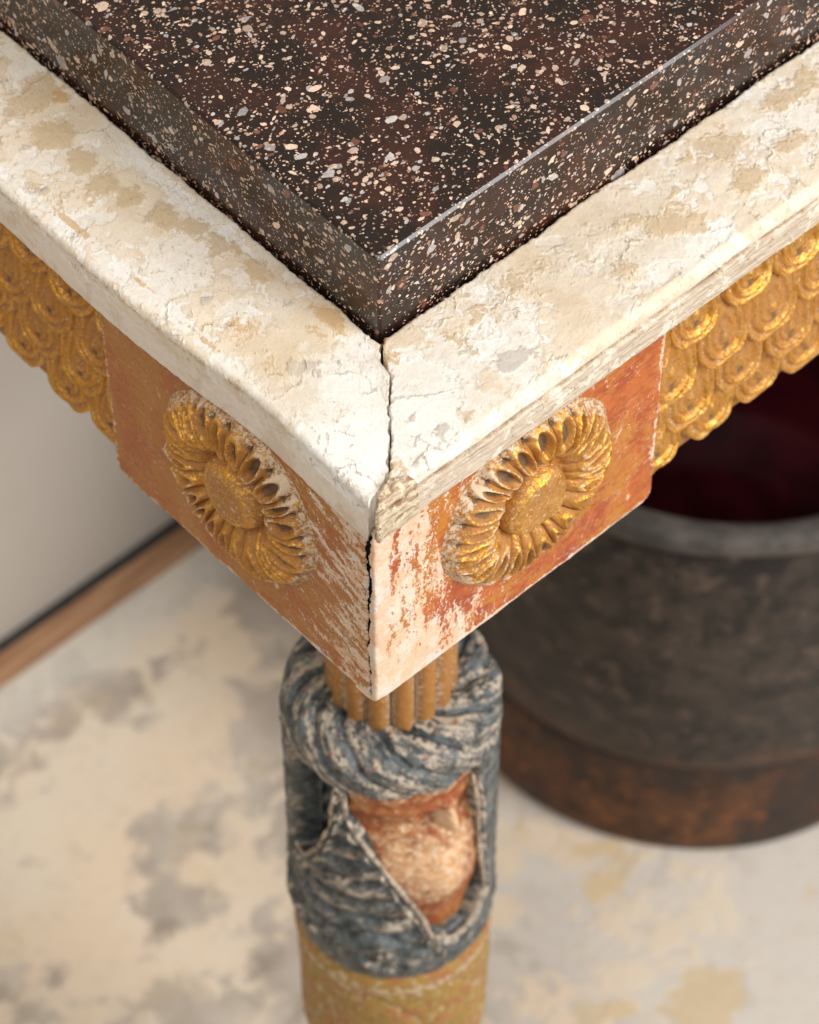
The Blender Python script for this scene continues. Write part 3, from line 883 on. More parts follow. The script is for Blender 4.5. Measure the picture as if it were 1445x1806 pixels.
def board(kind):
    rb = 0.0011       # arris radius
    wl_ = (WR if kind == 'R' else WL) - BX
    # a: distance from the corner along the face, unfolded round the corner edge
    na = 460
    zs_un = np.concatenate([np.linspace(-0.006, 0.004, 46), np.linspace(0.0043, BH1 - BH0, 250)])   # unfolded height (below 0 = under the lower edge)
    b_pos = np.where(zs_un > rb, zs_un, np.where(zs_un > -rb * 0.571, rb - rb * np.sin(np.clip((rb - zs_un) / (rb * 1.571), 0, 1) * np.pi / 2), 0.0))
    b_dep = np.where(zs_un > rb, 0.0, np.where(zs_un > -rb * 0.571, rb - rb * np.cos(np.clip((rb - zs_un) / (rb * 1.571), 0, 1) * np.pi / 2), rb - (zs_un + rb * 0.571)))
    t = np.linspace(0, 1, na) ** 1.0
    T, B = np.meshgrid(t, np.arange(len(zs_un)), indexing='ij')
    bz = b_pos[B]
    bd = b_dep[B]
    z = BH0 + bz
    kz = vcrack(z)
    e0 = rb * 0.571
    if kind == 'R':
        start = -(kz - 0.0) - e0 * 0.0
        start = -(kz - rb) - rb * 0.571 + 0.00012      # unfolded coordinate of the crack on the other face
        a_un = start + T * (wl_ + 0.006 - start)
        ap = np.where(a_un > rb, a_un, np.where(a_un > -rb * 0.571, rb - rb * np.sin(np.clip((rb - a_un) / (rb * 1.571), 0, 1) * np.pi / 2), 0.0))
        ad = np.where(a_un > rb, 0.0, np.where(a_un > -rb * 0.571, rb - rb * np.cos(np.clip((rb - a_un) / (rb * 1.571), 0, 1) * np.pi / 2), rb - (a_un + rb * 0.571)))
    else:
        gapw = np.maximum(0.00110 + 0.00110 * sstep(-0.070, -0.015, z) + 0.00040 * fbm(z * 420, 1.5, seed=5, octv=3), 0.00022)
        start = kz + gapw
        a_un = start + T * (wl_ + 0.006 - start)
        ap, ad = a_un.copy(), np.zeros(a_un.shape)
        # turned-in lip at the split
        lip = sstep(0.0008, 0.0, a_un - start)
        ad = ad + lip * 0.0004
    # far end fold
    far0 = wl_ - rb
    over = a_un - far0
    th = np.clip(over / (rb * 1.571), 0, 1) * np.pi / 2
    ap = np.where(over > 0, far0 + rb * np.sin(th), ap)
    ad = np.where(over > 0, np.maximum(ad, 0) + rb - rb * np.cos(th) + np.maximum(over - rb * 1.571, 0), ad)
    dep = ad + bd
    # rounded lower outer corner
    rc = 0.0045
    cx, cz = wl_ - rc, BH0 + rc
    qx, qz = np.maximum(ap - cx, 0), np.maximum(cz - z, 0)
    mx = np.maximum(np.maximum(qx, qz), 1e-9)
    ln = np.maximum(np.hypot(qx, qz), 1e-9)
    k = np.where((qx > 0) & (qz > 0), mx / ln, 1.0)
    ap = np.where(qx > 0, cx + qx * k, ap)
    z = np.where(qz > 0, cz - qz * k, z)
    am, zm = ap * 1000, z * 1000
    sd = 3 if kind == 'R' else 8
    dep = dep + MM * (0.22 * fbm(am * 0.05, zm * 0.05, sd, seed=35, octv=3) + sstep(5.0, 0.5, am) * 0.45 * (0.5 + fbm(am * 0.3, zm * 0.28, sd, seed=36, octv=4)))
    edge = np.exp(-((z - BH0) / 0.003) ** 2)
    z = z + MM * 0.35 * edge * fbm(am * 0.12, 0, sd, seed=37, octv=4)
    if kind == 'R':
        X, Y = BX + ap, BX + dep
    else:
        X, Y = BX + dep, BX + ap
    P = np.stack([X, Y, z], -1)
    at = {'ab': np.stack([am - (0 if kind == 'R' else 0), (z - BH0) * 1000, np.full(am.shape, 1.0 if kind == 'R' else 0.0)], -1),
          'far': sstep(wl_ * 1000 - 3.0, wl_ * 1000 - 0.6, am)}
    # wall down into the split
    Pc = P[:1].copy()
    Pc[..., 0] += 0.0006
    P = np.concatenate([Pc, P])
    at = {k2: np.concatenate([v[:1], v]) for k2, v in at.items()}
    return grid_obj('corner_board', P, M['bole'], table, at, flip=(kind == 'L'))


board_r = board('R')
board_l = board('L')
board_r['label'] = 'right face board with pale rubbed gesso beside the split'
board_l['label'] = 'left face board with brown red glaze'


# ------------------------------------------------------------------ rosettes
def face_xf(kind, off=BX):
    """local (a along the face, h out of the face, b up) -> world"""
    if kind == 'R':
        return lambda a, b, h: np.stack([a, off - h, b], -1)
    return lambda a, b, h: np.stack([off - h, a, b], -1)


def rosette(kind, ac, bc, Rr, seed):
    xf = face_xf(kind)
    root = empty('rosette', tuple(xf(np.array(ac), np.array(bc), np.array(0.0))))
    root.parent = table
    root.matrix_parent_inverse = world_of(table).inverted()
    NP = 23
    rnd = random.Random(seed)
    cuts = np.array([(k + rnd.uniform(-0.24, 0.24)) for k in range(NP)]) / NP * 2 * np.pi
    cuts = np.append(cuts, cuts[0] + 2 * np.pi)
    nr, nt = 64, 26
    rn = np.linspace(0.36, 1.03, nr)
    mir = 1.0 if kind == 'R' else -1.0
    for k in range(NP):
        u = np.linspace(-1, 1, nt)
        Rn, Uu = np.meshgrid(rn, u, indexing='ij')
        t0, t1 = cuts[k], cuts[k + 1]
        th = t0 + (Uu + 1) / 2 * (t1 - t0)
        # gentle swirl
        thw = th + 0.14 * (Rn - 0.65) * mir
        cx, cy = Rn * np.cos(thw), Rn * np.sin(thw)
        nz = fbm(cx * 3, cy * 3, seed, seed=seed, octv=3)
        nz2 = fbm(cx * 11, cy * 11, seed, seed=seed + 5, octv=3)
        # ring section
        g = np.interp(Rn, [0.36, 0.40, 0.46, 0.54, 0.62, 0.70, 0.78, 0.86, 0.92, 0.965, 1.0, 1.03],
                      [0.10, 0.16, 0.50, 0.80, 0.95, 1.0, 0.95, 0.82, 0.64, 0.40, 0.08, -0.12])
        h = 5.8 * g * (1 + 0.20 * nz)
        vk = rnd.uniform(0.75, 1.25)
        ru, rc_ = rnd.uniform(0.62, 0.74), rnd.uniform(0.72, 0.81)
        ell = np.sqrt((Uu / ru) ** 2 + ((Rn - rc_) / 0.195) ** 2)
        rim = np.exp(-((ell - 1.0) / 0.24) ** 2)
        hol = sstep(0.95, 0.30, ell)
        valley = np.abs(Uu) ** 5
        inn = sstep(0.62, 0.48, Rn)
        env = sstep(1.02, 0.93, Rn) * sstep(0.37, 0.44, Rn)
        h = h + env * vk * (0.85 * rim - 2.3 * hol - 1.25 * valley * (1 - 0.25 * inn) + inn * 0.55 * np.cos(Uu * np.pi / 2))
        # drilled eyes between the tips
        pit = np.exp(-(((np.abs(Uu) - 1) / 0.34) ** 2 + ((Rn - 0.915) / 0.030) ** 2))
        h = h - 1.1 * pit + 0.42 * nz2
        edge = 1 - 0.035 * sstep(0.85, 1.0, Rn) * Uu ** 2 + 0.02 * nz
        rr = Rn * edge * Rr
        a = ac + rr * np.cos(thw)
        b = bc + rr * np.sin(thw)
        P = xf(a, b, h * MM)
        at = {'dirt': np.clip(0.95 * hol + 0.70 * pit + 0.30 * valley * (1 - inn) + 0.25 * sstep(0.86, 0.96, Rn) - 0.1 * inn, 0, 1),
              'crest': np.clip(0.9 * rim + 0.5 * inn * np.cos(Uu * np.pi / 2) - 0.4 * valley, -1, 1),
              'dust': sstep(0.84, 1.0, Rn) * 0.70 + 0.60 * rim * (vnoise(cx * 2, cy * 2, 3, seed) > 0.2)}
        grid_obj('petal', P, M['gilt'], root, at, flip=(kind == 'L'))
    # boss
    nr, nt = 46, 110
    q = np.linspace(0.0, 1.0, nr)
    th = np.linspace(0, 2 * np.pi, nt, endpoint=False)
    Q, TH = np.meshgrid(q, th, indexing='ij')
    cx, cy = Q * np.cos(TH), Q * np.sin(TH)
    nz = fbm(cx * 1.6, cy * 1.6, seed, seed=seed + 9, octv=3)
    prof = np.interp(Q, [0, 0.3, 0.6, 0.78, 0.9, 0.97, 1.0], [0.93, 0.96, 1.0, 0.98, 0.80, 0.40, 0.0])
    h = 0.2 + 6.0 * prof * (1 + 0.16 * nz) + 0.25 * fbm(cx * 6, cy * 6, 1, seed=seed + 11, octv=3)
    rr = Q * 0.385 * Rr * (1 + 0.06 * np.sin(3 * TH + seed) * Q)
    P = xf(ac + rr * np.cos(TH), bc + rr * np.sin(TH), h * MM)
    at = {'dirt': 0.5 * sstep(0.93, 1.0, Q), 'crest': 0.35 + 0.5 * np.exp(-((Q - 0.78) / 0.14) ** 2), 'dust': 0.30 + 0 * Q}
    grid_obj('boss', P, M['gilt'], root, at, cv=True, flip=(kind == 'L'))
    # shallow carved ring where the flower meets the board
    th = np.linspace(0, 2 * np.pi, 160, endpoint=False)
    q = np.linspace(0, 1, 8)
    Q, TH = np.meshgrid(q, th, indexing='ij')
    rr = Rr * (0.97 + 0.055 * Q + 0.01 * np.sin(7 * TH + seed))
    h = 0.55 * np.sin(Q * np.pi) - 0.15 + 0.12 * fbm(np.cos(TH) * 5, np.sin(TH) * 5, Q, seed=seed + 21, octv=3)
    P = xf(ac + rr * np.cos(TH), bc + rr * np.sin(TH), h * MM)
    at = {'dirt': 0.35 + 0 * Q, 'crest': 0.2 + 0 * Q, 'dust': 0.6 + 0 * Q}
    grid_obj('border', P, M['gilt'], root, at, cv=True, flip=(kind == 'L'))
    return root


ros_r = rosette('R', 0.0575, -0.0455, 0.0302, 4)
ros_l = rosette('L', 0.0565, -0.0470, 0.0302, 11)
ros_r['label'] = 'bright gilded flower on the right face of the corner'
ros_l['label'] = 'dusky gilded flower on the left face of the corner'


# ------------------------------------------------------------------ friezes of overlapping scales
def scale_mesh(seed):
    w, L = 22.4, 28.5
    ns, nt = 38, 44
    s = np.linspace(-1, 1, ns)
    t = np.linspace(0, 1, nt)
    S, T = np.meshgrid(s, t, indexing='ij')
    T0 = 1 - (w / 2) / L
    hw = np.where(T < T0, 1.0, np.sqrt(np.clip(1 - ((T - T0) / (1 - T0)) ** 2, 0.0004, 1)))
    X = S * hw * w / 2
    Y = -T * L
    yc = -T0 * L
    dx, dy = X / (w / 2), np.minimum(Y - yc, 0) / (w / 2) + np.maximum(Y - yc, 0) / (w / 2) * 0.35
    up = np.clip(np.maximum(Y - yc, 0) / (0.6 * L), 0, 1)
    d = np.sqrt(dx ** 2 + dy ** 2)
    nz = fbm(X * 0.16, Y * 0.16, seed, seed=seed, octv=3)
    d2 = d + 0.05 * nz
    kx, ky = X, Y - yc - 0.5
    kd = np.sqrt((kx / 2.2) ** 2 + (ky / 3.0) ** 2)
    ridge = 1.7 * np.exp(-((d2 - 0.86) / 0.09) ** 2) + 1.7 * np.exp(-((d2 - 0.57) / 0.075) ** 2) + 0.9 * np.exp(-((d2 - 0.32) / 0.06) ** 2)
    base = 0.9 + 3.6 * T + 1.0 * (1 - dx ** 2)
    h = base + ridge * (1 - 0.5 * up) + 1.5 * np.exp(-kd ** 2) - 1.1 * np.exp(-((kx / 1.5) ** 2 + ((ky + 4.2) / 1.5) ** 2))
    edge = np.maximum(np.abs(S) ** 16, T ** 26)
    h = h - edge * 6.2 + 0.22 * nz + 0.15 * fbm(X * 0.8, Y * 0.8, seed, seed=seed + 3, octv=2)
    P = np.stack([X * MM, -h * MM, Y * MM], -1)      # local: x along, -y out, z up
    groove = np.clip(1 - ridge, 0, 1) * sstep(1.0, 0.7, d)
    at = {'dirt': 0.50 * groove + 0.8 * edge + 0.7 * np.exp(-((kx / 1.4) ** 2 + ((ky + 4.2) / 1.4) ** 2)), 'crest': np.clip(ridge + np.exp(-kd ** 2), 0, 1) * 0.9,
          'dust': 0.95 * np.exp(-((d2 - 0.97) / 0.06) ** 2) + 0.45 * np.exp(-((d2 - 0.70) / 0.06) ** 2)}
    me = mesh_from('scale', P, grid_faces(ns, nt), at)
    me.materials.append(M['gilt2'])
    return me


SCALES = [scale_mesh(31 + 7 * k) for k in range(4)]


def frieze(kind):
    xf = face_xf(kind, 0.0132)
    end = WR if kind == 'R' else WL
    Lx = 0.330 if kind == 'R' else 0.270
    # swelling ground behind the scales
    a = np.linspace(end - 0.004, Lx, 200)
    ph = np.linspace(0, 1, 40)
    Aa, Ph = np.meshgrid(a, ph, indexing='ij')
    bulge = 3.0 * np.clip(np.sin(Ph * np.pi), 0.35, 1) ** 0.5 + 1.6 * sstep(0.8, 1.0, Ph)
    b = -0.0150 - np.minimum(Ph / 0.985, 1) * 0.0765
    hh = bulge + 0.4 * fbm(Aa * 60, b * 60, 2, seed=3, octv=3)
    hh = np.where(Ph > 0.99, -14, hh)
    at = {'dirt': 0.25 + 0 * Aa, 'crest': 0 * Aa, 'dust': 0.2 + 0 * Aa}
    root = grid_obj('frieze', xf(Aa, b, hh * MM), M['gilt2'], table, at, flip=(kind == 'L'))
    rnd = random.Random(5 if kind == 'R' else 6)
    dx, dz = 0.0202, 0.0170
    for row in range(4):
        zt = -0.0925 + 0.0270 + 0.002 + row * dz      # top of the scale
        k = 0
        x = end - (0.004 if row % 2 else 0.004 - dx / 2) - (dx if row % 2 == 0 else 0)
        if row == 0:
            pass
        while x < Lx:
            me = SCALES[rnd.randrange(4)]
            o = bpy.data.objects.new('scale', me)
            COL.objects.link(o)
            zz = zt + (0.0012 if row == 0 else rnd.uniform(-0.0012, 0.0012))
            dep = 0.0125 - 0.0022 * math.sin(min(1, max(0, (row + 0.6) / 4)) * math.pi)
            tilt = 0.03 * (row - 1.2)
            if kind == 'R':
                mat = Matrix.Translation((x + rnd.uniform(-0.0007, 0.0007), dep, zz)) @ Matrix.Rotation(rnd.uniform(-0.06, 0.06), 4, 'Y') @ Matrix.Rotation(-tilt, 4, 'X')
            else:
                mat = Matrix.Translation((dep, x + rnd.uniform(-0.0007, 0.0007), zz)) @ Matrix.Rotation(-math.pi / 2, 4, 'Z') @ Matrix.Rotation(rnd.uniform(-0.06, 0.06), 4, 'Y') @ Matrix.Rotation(-tilt, 4, 'X')
            sc_ = rnd.uniform(0.92, 1.07)
            mat = mat @ Matrix.Diagonal((sc_, 1, sc_, 1))
            o.parent = root
            o.matrix_parent_inverse = world_of(root).inverted()
            o.matrix_basis = mat
            x += dx
            k += 1
    return root


fr_r = frieze('R')
fr_l = frieze('L')
fr_r['label'] = 'right frieze of overlapping gilded scales'
fr_l['label'] = 'left frieze of overlapping gilded scales'

# ------------------------------------------------------------------ the carved leg
AX = np.array([0.0555, 0.0555])
FW = np.array([D.x, D.y])
FW = FW / np.linalg.norm(FW)
RT = np.array([FW[1], -FW[0]])


def cyl(th, Rm, zm):
    """angle from the carved front (radians, + to its right), radius mm, height mm -> world"""
    x = AX[0] + (RT[0] * np.sin(th) - FW[0] * np.cos(th)) * Rm * MM
    y = AX[1] + (RT[1] * np.sin(th) - FW[1] * np.cos(th)) * Rm * MM
    return np.stack([x, y, zm * MM + 0 * x], -1)


# lower shaft is the leg itself: ochre drum, step, long shaft down to the floor
th = np.linspace(-np.pi, np.pi, 200, endpoint=False)
zz = np.concatenate([np.linspace(-300, -400, 170), np.linspace(-405, FLOOR_Z * 1000, 40)])
Zg, TH = np.meshgrid(zz, th, indexing='ij')
Rg = np.interp(-Zg, [300, 312, 318, 322, 326, 384, 386, 388, 420, 590, 600], [29, 31.5, 33.6, 34.0, 33.4, 32.8, 32.4, 30.2, 30.0, 26, 28])
arc_mm = TH * 33
_w1 = 9 * fbm(arc_mm * 0.05, Zg * 0.05, 4, seed=43, octv=3)
lw = (np.abs((arc_mm * 0.9 + 0.5 * Zg + _w1) % 26 - 13) - 0)
lw2 = (np.abs((arc_mm * 0.9 - 0.6 * Zg + 1.4 * _w1) % 34 - 17) - 0)
inc = np.maximum(np.exp(-(lw / 1.3) ** 2), np.exp(-(lw2 / 1.2) ** 2)) * (Zg < -328)
Rg = Rg - 0.9 * inc + 0.5 * fbm(arc_mm * 0.12, Zg * 0.12, 0, seed=41, octv=4)
leg = grid_obj('leg', cyl(TH, Rg, Zg), M['ochre'], table, {'crest': 0.45 * np.exp(-((Zg + 323) / 3.0) ** 2) + 0.35 * inc}, cv=True, flip=True)
leg['label'] = 'carved painted leg with worn face under a twisted blue grey headdress'

# reeded neck
NRD = 15
link('neck_core', mesh_from('neck_core', cyl(np.linspace(-np.pi, np.pi, 48, endpoint=False)[None, :] + np.zeros((2, 1)), np.full((2, 48), 17.0), np.array([[-90.0], [-200.0]]) + np.zeros((2, 48))).reshape(-1, 3), grid_faces(2, 48, False, True)[:, ::-1]), M['ochre'], leg)
rndl = random.Random(8)
for k in range(NRD):
    tc = 2 * np.pi * (k + 0.5) / NRD
    u = np.linspace(-1, 1, 15)
    zv = np.linspace(-90, -200, 60)
    Zv, Uu = np.meshgrid(zv, u, indexing='ij')
    half = np.pi / NRD * 0.96
    rad = 16.4 + 4.0 * np.sqrt(np.clip(1 - (Uu * 0.97) ** 2, 0, 1)) + 0.25 * fbm(Uu + k * 3, Zv * 0.1, k, seed=51, octv=3)
    at = {'dirt': 0.5 * np.abs(Uu) ** 4, 'crest': 0.25 * (1 - np.abs(Uu)), 'dust': 0.75 * np.abs(Uu) ** 2 + 0.1}
    grid_obj('reed', cyl(tc + Uu * half, rad, Zv), M['gilt2'], leg, at, flip=True)

# twisted collar
nph, nps = 420, 90
ph = np.linspace(-np.pi, np.pi, nph, endpoint=False)
ps = np.linspace(-np.pi, np.pi, nps, endpoint=False)
PH, PS = np.meshgrid(ph, ps, indexing='ij')
NS = 12
tw = NS * PH / (2 * np.pi) + PS / (2 * np.pi) * 5.0 + 0.22 * fbm(np.cos(PH) * 2.2, np.sin(PH) * 2.2, np.cos(PS), seed=61, octv=3)
fr = tw - np.floor(tw)
ridge = np.abs(np.sin(fr * np.pi)) ** 0.55
fr3 = (tw * 3 + 0.3 * fbm(PH * 4, PS * 2, 0, seed=63)) % 1.0
sub = np.abs(np.sin(fr3 * np.pi)) ** 0.7
bu = 0.55 * fbm(np.cos(PH) * 6, np.sin(PH) * 6, PS * 1.4, seed=65, octv=4)
rt = 9.9 + 2.3 * ridge + 0.5 * sub + 0.7 * bu
sq = 1.0 / (np.abs(np.cos(PS)) ** 2.6 + np.abs(np.sin(PS)) ** 2.6) ** (1 / 2.6)
Rr_ = 22.6 + rt * sq * np.cos(PS) * 0.98
Zr_ = -196.5 + rt * sq * np.sin(PS) * 0.98
arcl = PH * 30
at = {'flow': np.stack([arcl * 0.7 - PS * 11 * 0.7, tw * 11, np.zeros_like(PH)], -1), 'crest': ridge * 0.7 + sub * 0.3 + 0.22}
grid_obj('headdress_roll', cyl(PH, Rr_, Zr_), M['blue'], leg, at, cu=True, cv=True, flip=False)

# peach body between the blue leaves
th = np.linspace(-np.pi, np.pi, 240, endpoint=False)
zz = np.linspace(-200, -318, 200)
Zg, TH = np.meshgrid(zz, th, indexing='ij')
Rg = np.interp(-Zg, [200, 206, 208, 211, 213, 216, 222, 228, 240, 262, 285, 300, 318], [28, 31.4, 31.8, 31.2, 30.6, 30.9, 29.4, 28.6, 30.0, 31.2, 30.6, 30, 30])
tm = np.degrees(TH)
fs = (tm - 33) * 0.576
Rg = Rg + 5.6 * np.exp(-((fs / 12) ** 2 + ((Zg + 254) / 16) ** 2)) - 2.5 * sstep(-270, -290, Zg)
Rg = Rg - 3.6 * np.exp(-(((fs + 3) / 11) ** 2 + ((Zg + 231 - 0.02 * fs ** 2) / 2.2) ** 2))          # mouth
Rg = Rg - 3.0 * np.exp(-(((np.abs(fs) - 7.5) / 3.6) ** 2 + ((Zg + 221) / 3.0) ** 2))                 # eye hollows
Rg = Rg + 1.3 * np.exp(-((fs / 11) ** 2 + ((Zg + 215.5) / 1.8) ** 2))                               # brow
Rg = Rg + 8.0 * np.exp(-(fs / (2.1 + 1.7 * sstep(-216, -225, Zg))) ** 2) * sstep(-211, -223, Zg) * sstep(-228.5, -225.5, Zg)    # nose
Rg = Rg + 1.2 * np.exp(-(((fs + 1) / 6) ** 2 + ((Zg + 236) / 2.2) ** 2))                            # lower lip
holl = sstep(3, -3, sdf_poly(TH * 33, Zg, [(math.radians(a) * 33, b) for a, b in [(-76, -201), (-48, -201), (-30, -201), (-29, -207), (-33, -228), (-42, -252), (-56, -274), (-90, -274), (-90, -201)]]))
Rg = Rg - 12.0 * holl + 0.8 * fbm(TH * 4, Zg * 0.10, 0, seed=71, octv=4) + 0.3 * fbm(TH * 16, Zg * 0.4, 0, seed=73, octv=3)
pale = np.exp(-(((tm - 22) / 34) ** 2 + ((Zg + 248) / 24) ** 2)) * 1.5 + 0.5 * np.exp(-((Zg + 207) / 3) ** 2)
pale = pale + 2.2 * np.exp(-((fs / 3.6) ** 2 + ((Zg + 222) / 6) ** 2))
grid_obj('face', cyl(TH, Rg, Zg), M['peach'], leg, {'pale': pale}, cv=True, flip=True)


def patch(name, t0, t1, z0, z1, poly, relief, mat, flow_ang=0.0, border=0.0, nt=150, nz=170, crest_fn=None, edge_w=2.2, Rref=33.0, R0=24.0):
    th = np.radians(np.linspace(t0, t1, nt))
    zz = np.linspace(z0, z1, nz)
    Zg, TH = np.meshgrid(zz, th, indexing='ij')
    A = TH * Rref
    Aw = A + 1.2 * fbm(A * 0.12, Zg * 0.12, 3, seed=81, octv=3)
    Zw = Zg + 1.2 * fbm(A * 0.12, Zg * 0.12, 9, seed=83, octv=3)
    sd = sdf_poly(Aw, Zw, [(math.radians(a) * Rref, b) for a, b in poly])
    m_ = sstep(0.0, -edge_w, sd)
    rel, crest = relief(A, Zg, TH, sd)
    Rg = R0 + (rel - R0) * m_ ** 0.6
    Rg = Rg + 0.35 * fbm(A * 0.3, Zg * 0.3, 0, seed=85, octv=3)
    ca, sa = math.cos(flow_ang), math.sin(flow_ang)
    at = {'flow': np.stack([A * ca + Zg * sa, -A * sa + Zg * ca, 0 * A], -1), 'crest': crest, 'pale': crest}
    return grid_obj(name, cyl(TH, Rg, Zg), mat, leg, at, flip=True, keep=(sd < 0.6))


# the hollow behind the leaf is painted dark too
patch('hollow', -96, -12, -198, -288, [(-79, -200), (-22, -200), (-16, -212), (-20, -240), (-34, -266), (-50, -284), (-92, -284), (-92, -200)],
      lambda A, Z, T, sd: (23.5 + 1.0 * np.sin((A * 0.55 - Z * 0.5) * 1.1), -2.5 + 0.0 * A), M['blue'], 0.8, R0=17)

WING = [(-31, -201), (-26.5, -203), (-25, -220), (-14, -233), (3, -255), (16, -275), (23, -290), (24, -300), (8, -309), (-17, -307), (-47, -301), (-80, -300), (-112, -296),
        (-112, -270), (-76, -267), (-61, -265), (-46, -248), (-36, -229), (-33, -206)]


def wing_relief(A, Z, T, sd):
    # diagonal coordinate along the leaf
    dx, dz = 0.40, -0.917
    al = A * dx + Z * dz
    ac = A * dz * -1 + Z * dx
    rdg = np.abs(np.sin((al - 0.30 * ac) * np.pi / 11.5 + 0.7 * fbm(A * 0.06, Z * 0.06, 1, seed=91, octv=2))) ** 0.9
    border = np.exp(-((sd + 1.9) / 1.1) ** 2)
    mid = np.exp(-((Z + 283 + 0.28 * (A + 20) + 0.004 * (A + 20) ** 2) / 2.2) ** 2)
    lump = fbm(A * 0.22, Z * 0.22, 4, seed=93, octv=3)
    R = 31.4 + 2.3 * rdg + 2.0 * border - 2.6 * mid + 0.5 * lump + 0.8 * np.exp(-((Z + 296) / 6) ** 2)
    return R, np.clip(0.9 * rdg + 0.35 * border - 0.9 * mid + 0.5 * lump, -0.6, 1.3)


patch('headdress_lappet', -114, 28, -198, -312, WING, wing_relief, M['blue'], 0.55, nt=230, nz=230)
patch('strap', -118, -64, -196, -284, [(-116, -198), (-68, -198), (-66, -215), (-70, -240), (-74, -262), (-80, -282), (-116, -282)],
      lambda A, Z, T, sd: (34.2 + 0.7 * np.sin(A * 0.9) + 0.9 * np.exp(-((sd + 1.6) / 1.0) ** 2), 0.05 + 0.8 * np.exp(-((sd + 1.6) / 1.0) ** 2)), M['blue'], 1.57)
SASH = [(47, -200), (54, -226), (57, -256), (64, -285), (50, -296), (36, -297), (24, -291), (21, -300), (30, -311), (60, -310), (110, -305), (112, -200)]
patch('headdress_lappet', 18, 114, -196, -314, SASH,
      lambda A, Z, T, sd: (33.4 + 0.9 * np.abs(np.sin(Z * 0.33 + A * 0.15)) ** 0.6 + 1.0 * np.exp(-((sd + 1.7) / 1.0) ** 2),
                           0.4 * np.abs(np.sin(Z * 0.33 + A * 0.15)) + 1.0 * np.exp(-((sd + 1.7) / 1.0) ** 2)), M['blue'], 0.6)

def edge_bead(pts, R, rad):
    pts = np.array(pts, float)
    tt = np.linspace(0, len(pts) - 1, 120)
    a = np.interp(tt, np.arange(len(pts)), pts[:, 0])
    b = np.interp(tt, np.arange(len(pts)), pts[:, 1])
    for _ in range(6):
        a[1:-1] = (a[:-2] + 2 * a[1:-1] + a[2:]) / 4
        b[1:-1] = (b[:-2] + 2 * b[1:-1] + b[2:]) / 4
    ph_ = np.linspace(0, 2 * np.pi, 12, endpoint=False)
    A2, P2 = np.meshgrid(np.arange(120), ph_, indexing='ij')
    am_, bm_ = np.radians(a)[A2], b[A2]
    da, db = np.gradient(np.radians(a) * 33)[A2], np.gradient(b)[A2]
    ln = np.hypot(da, db) + 1e-9
    w = rad * (1 + 0.7 * fbm(A2 * 0.12, 0, 3, seed=101, octv=3)) * sstep(0, 5, A2) * sstep(119, 114, A2)
    off, up = np.cos(P2) * w, np.sin(P2) * w
    grid_obj('lappet_edge', cyl(am_ - db / ln * off / 33, R + up, bm_ + da / ln * off), M['edge'], leg, cv=True)


edge_bead([(-33, -204), (-26, -206), (-24.5, -220), (-14, -233), (3, -255), (16, -275), (22.5, -290), (23, -298)], 33.5, 0.85)
edge_bead([(-33, -206), (-36, -229), (-46, -248), (-61, -264), (-74, -266)], 32.9, 0.7)
edge_bead([(48, -204), (54, -226), (57, -256), (64, -284), (50, -296), (36, -297), (24, -291)], 33.5, 0.8)

# scalloped lower collar
th = np.linspace(-np.pi, np.pi, 320, endpoint=False)
zz = np.linspace(-296, -320, 50)
Zg, TH = np.meshgrid(zz, th, indexing='ij')
sc_ = np.abs(np.sin(TH * 11 + 0.7 * fbm(TH * 3, 0, 0, seed=95))) ** 0.7
Rg = 30 + (3.6 + 0.7 * sc_) * np.clip(1 - ((Zg + 307) / 11.0) ** 2, 0, 1) ** 0.5 + 0.5 * fbm(TH * 14, Zg * 0.4, 0, seed=97, octv=3)
grid_obj('lower_collar', cyl(TH, Rg, Zg), M['blue'], leg, {'flow': np.stack([Zg * 1.5, TH * 33, 0 * TH], -1), 'crest': 0.3 + 0.6 * (1 - sc_)}, cv=True, flip=True)

# ================================================================== stone slab
sw = 0.0007


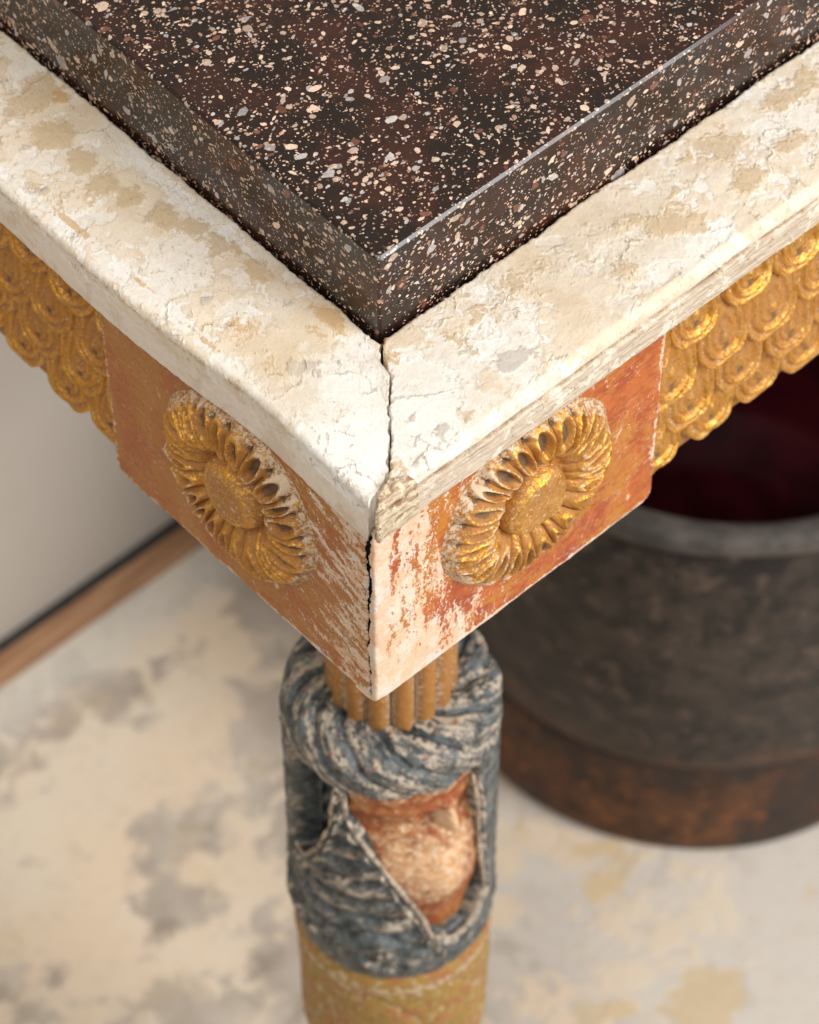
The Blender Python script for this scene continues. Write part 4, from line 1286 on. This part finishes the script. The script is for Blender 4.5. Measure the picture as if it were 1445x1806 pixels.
def slab():
    x0, y0, z0, z1 = SX, SY, -0.0066, 0.0300
    x1, y1 = 0.60, 0.39
    bm_ = [(x0, y0), (x1, y0), (x1, y1), (x0, y1)]
    V, F = [], []
    # rings: bottom, top of sides (below bevel), top face (inset)
    vb = 0.0007
    def ring(z, ins):
        a, b, c, d = x0 + ins, y0 + ins, x1 - ins, y1 - ins
        e = vb
        pts = [(a + e, b), (c - e, b), (c, b + e), (c, d - e), (c - e, d), (a + e, d), (a, d - e), (a, b + e)]
        return [(p[0], p[1], z) for p in pts]
    for z, ins in ((z0, 0.0006), (z0 + 0.0006, 0.0), (z1 - sw * 1.15, 0.0), (z1, sw * 1.05)):
        V += ring(z, ins)
    for k in range(3):
        for i in range(8):
            j = (i + 1) % 8
            F.append((k * 8 + i, k * 8 + j, (k + 1) * 8 + j, (k + 1) * 8 + i))
    me = bpy.data.meshes.new('stone_slab')
    me.from_pydata(V, [], F + [tuple(range(24, 32)), tuple(range(7, -1, -1))])
    return me


sl = link('stone_tabletop', slab(), M['stone'])
tag(sl, 'thick polished dark stone tabletop speckled peach and grey, set inside the cream rails', 'tabletop')

# ================================================================== pot
PC = Vector((0.3693, 0.1948, FLOOR_Z))
PR = 0.1225
POTH = 0.232
pot = empty('pot', PC)
tag(pot, 'large dark sooty iron pot with grey rim and rusty base', 'pot')


def lathe(name, prof, mat, parent, n=120, wob=0.0012):
    prof = dense(np.array(prof), 0.004)
    th = np.linspace(0, 2 * np.pi, n, endpoint=False)
    I, TH = np.meshgrid(np.arange(len(prof)), th, indexing='ij')
    r = prof[I, 0]
    z = prof[I, 1]
    r = r + wob * fbm(np.cos(TH) * 2, np.sin(TH) * 2, z * 25, seed=13, octv=3)
    P = np.stack([PC.x + r * np.cos(TH), PC.y + r * np.sin(TH), FLOOR_Z + z], -1)
    return grid_obj(name, P, mat, parent, cv=True, flip=True)


lathe('body', [(PR - 0.0025, 0.064), (PR, 0.070), (PR + 0.003, 0.12), (PR + 0.003, 0.18), (PR, 0.212), (PR - 0.003, 0.222)], M['pot'], pot)
lathe('base_band', [(0.0005, 0.0005), (PR - 0.003, 0.0005), (PR - 0.0005, 0.003), (PR + 0.0005, 0.012), (PR, 0.034), (PR - 0.0008, 0.062), (PR - 0.003, 0.0665)], M['rust'], pot)
lathe('rim', [(PR - 0.004, 0.218), (PR + 0.0015, 0.221), (PR + 0.003, 0.226), (PR + 0.001, 0.231), (PR - 0.005, 0.2325), (PR - 0.011, 0.230), (PR - 0.013, 0.224)], M['lip'], pot)
lathe('lining', [(PR - 0.0125, 0.226), (PR - 0.011, 0.20), (PR - 0.010, 0.10), (PR - 0.016, 0.04), (PR - 0.04, 0.02), (0.0005, 0.018)], M['wine'], pot)
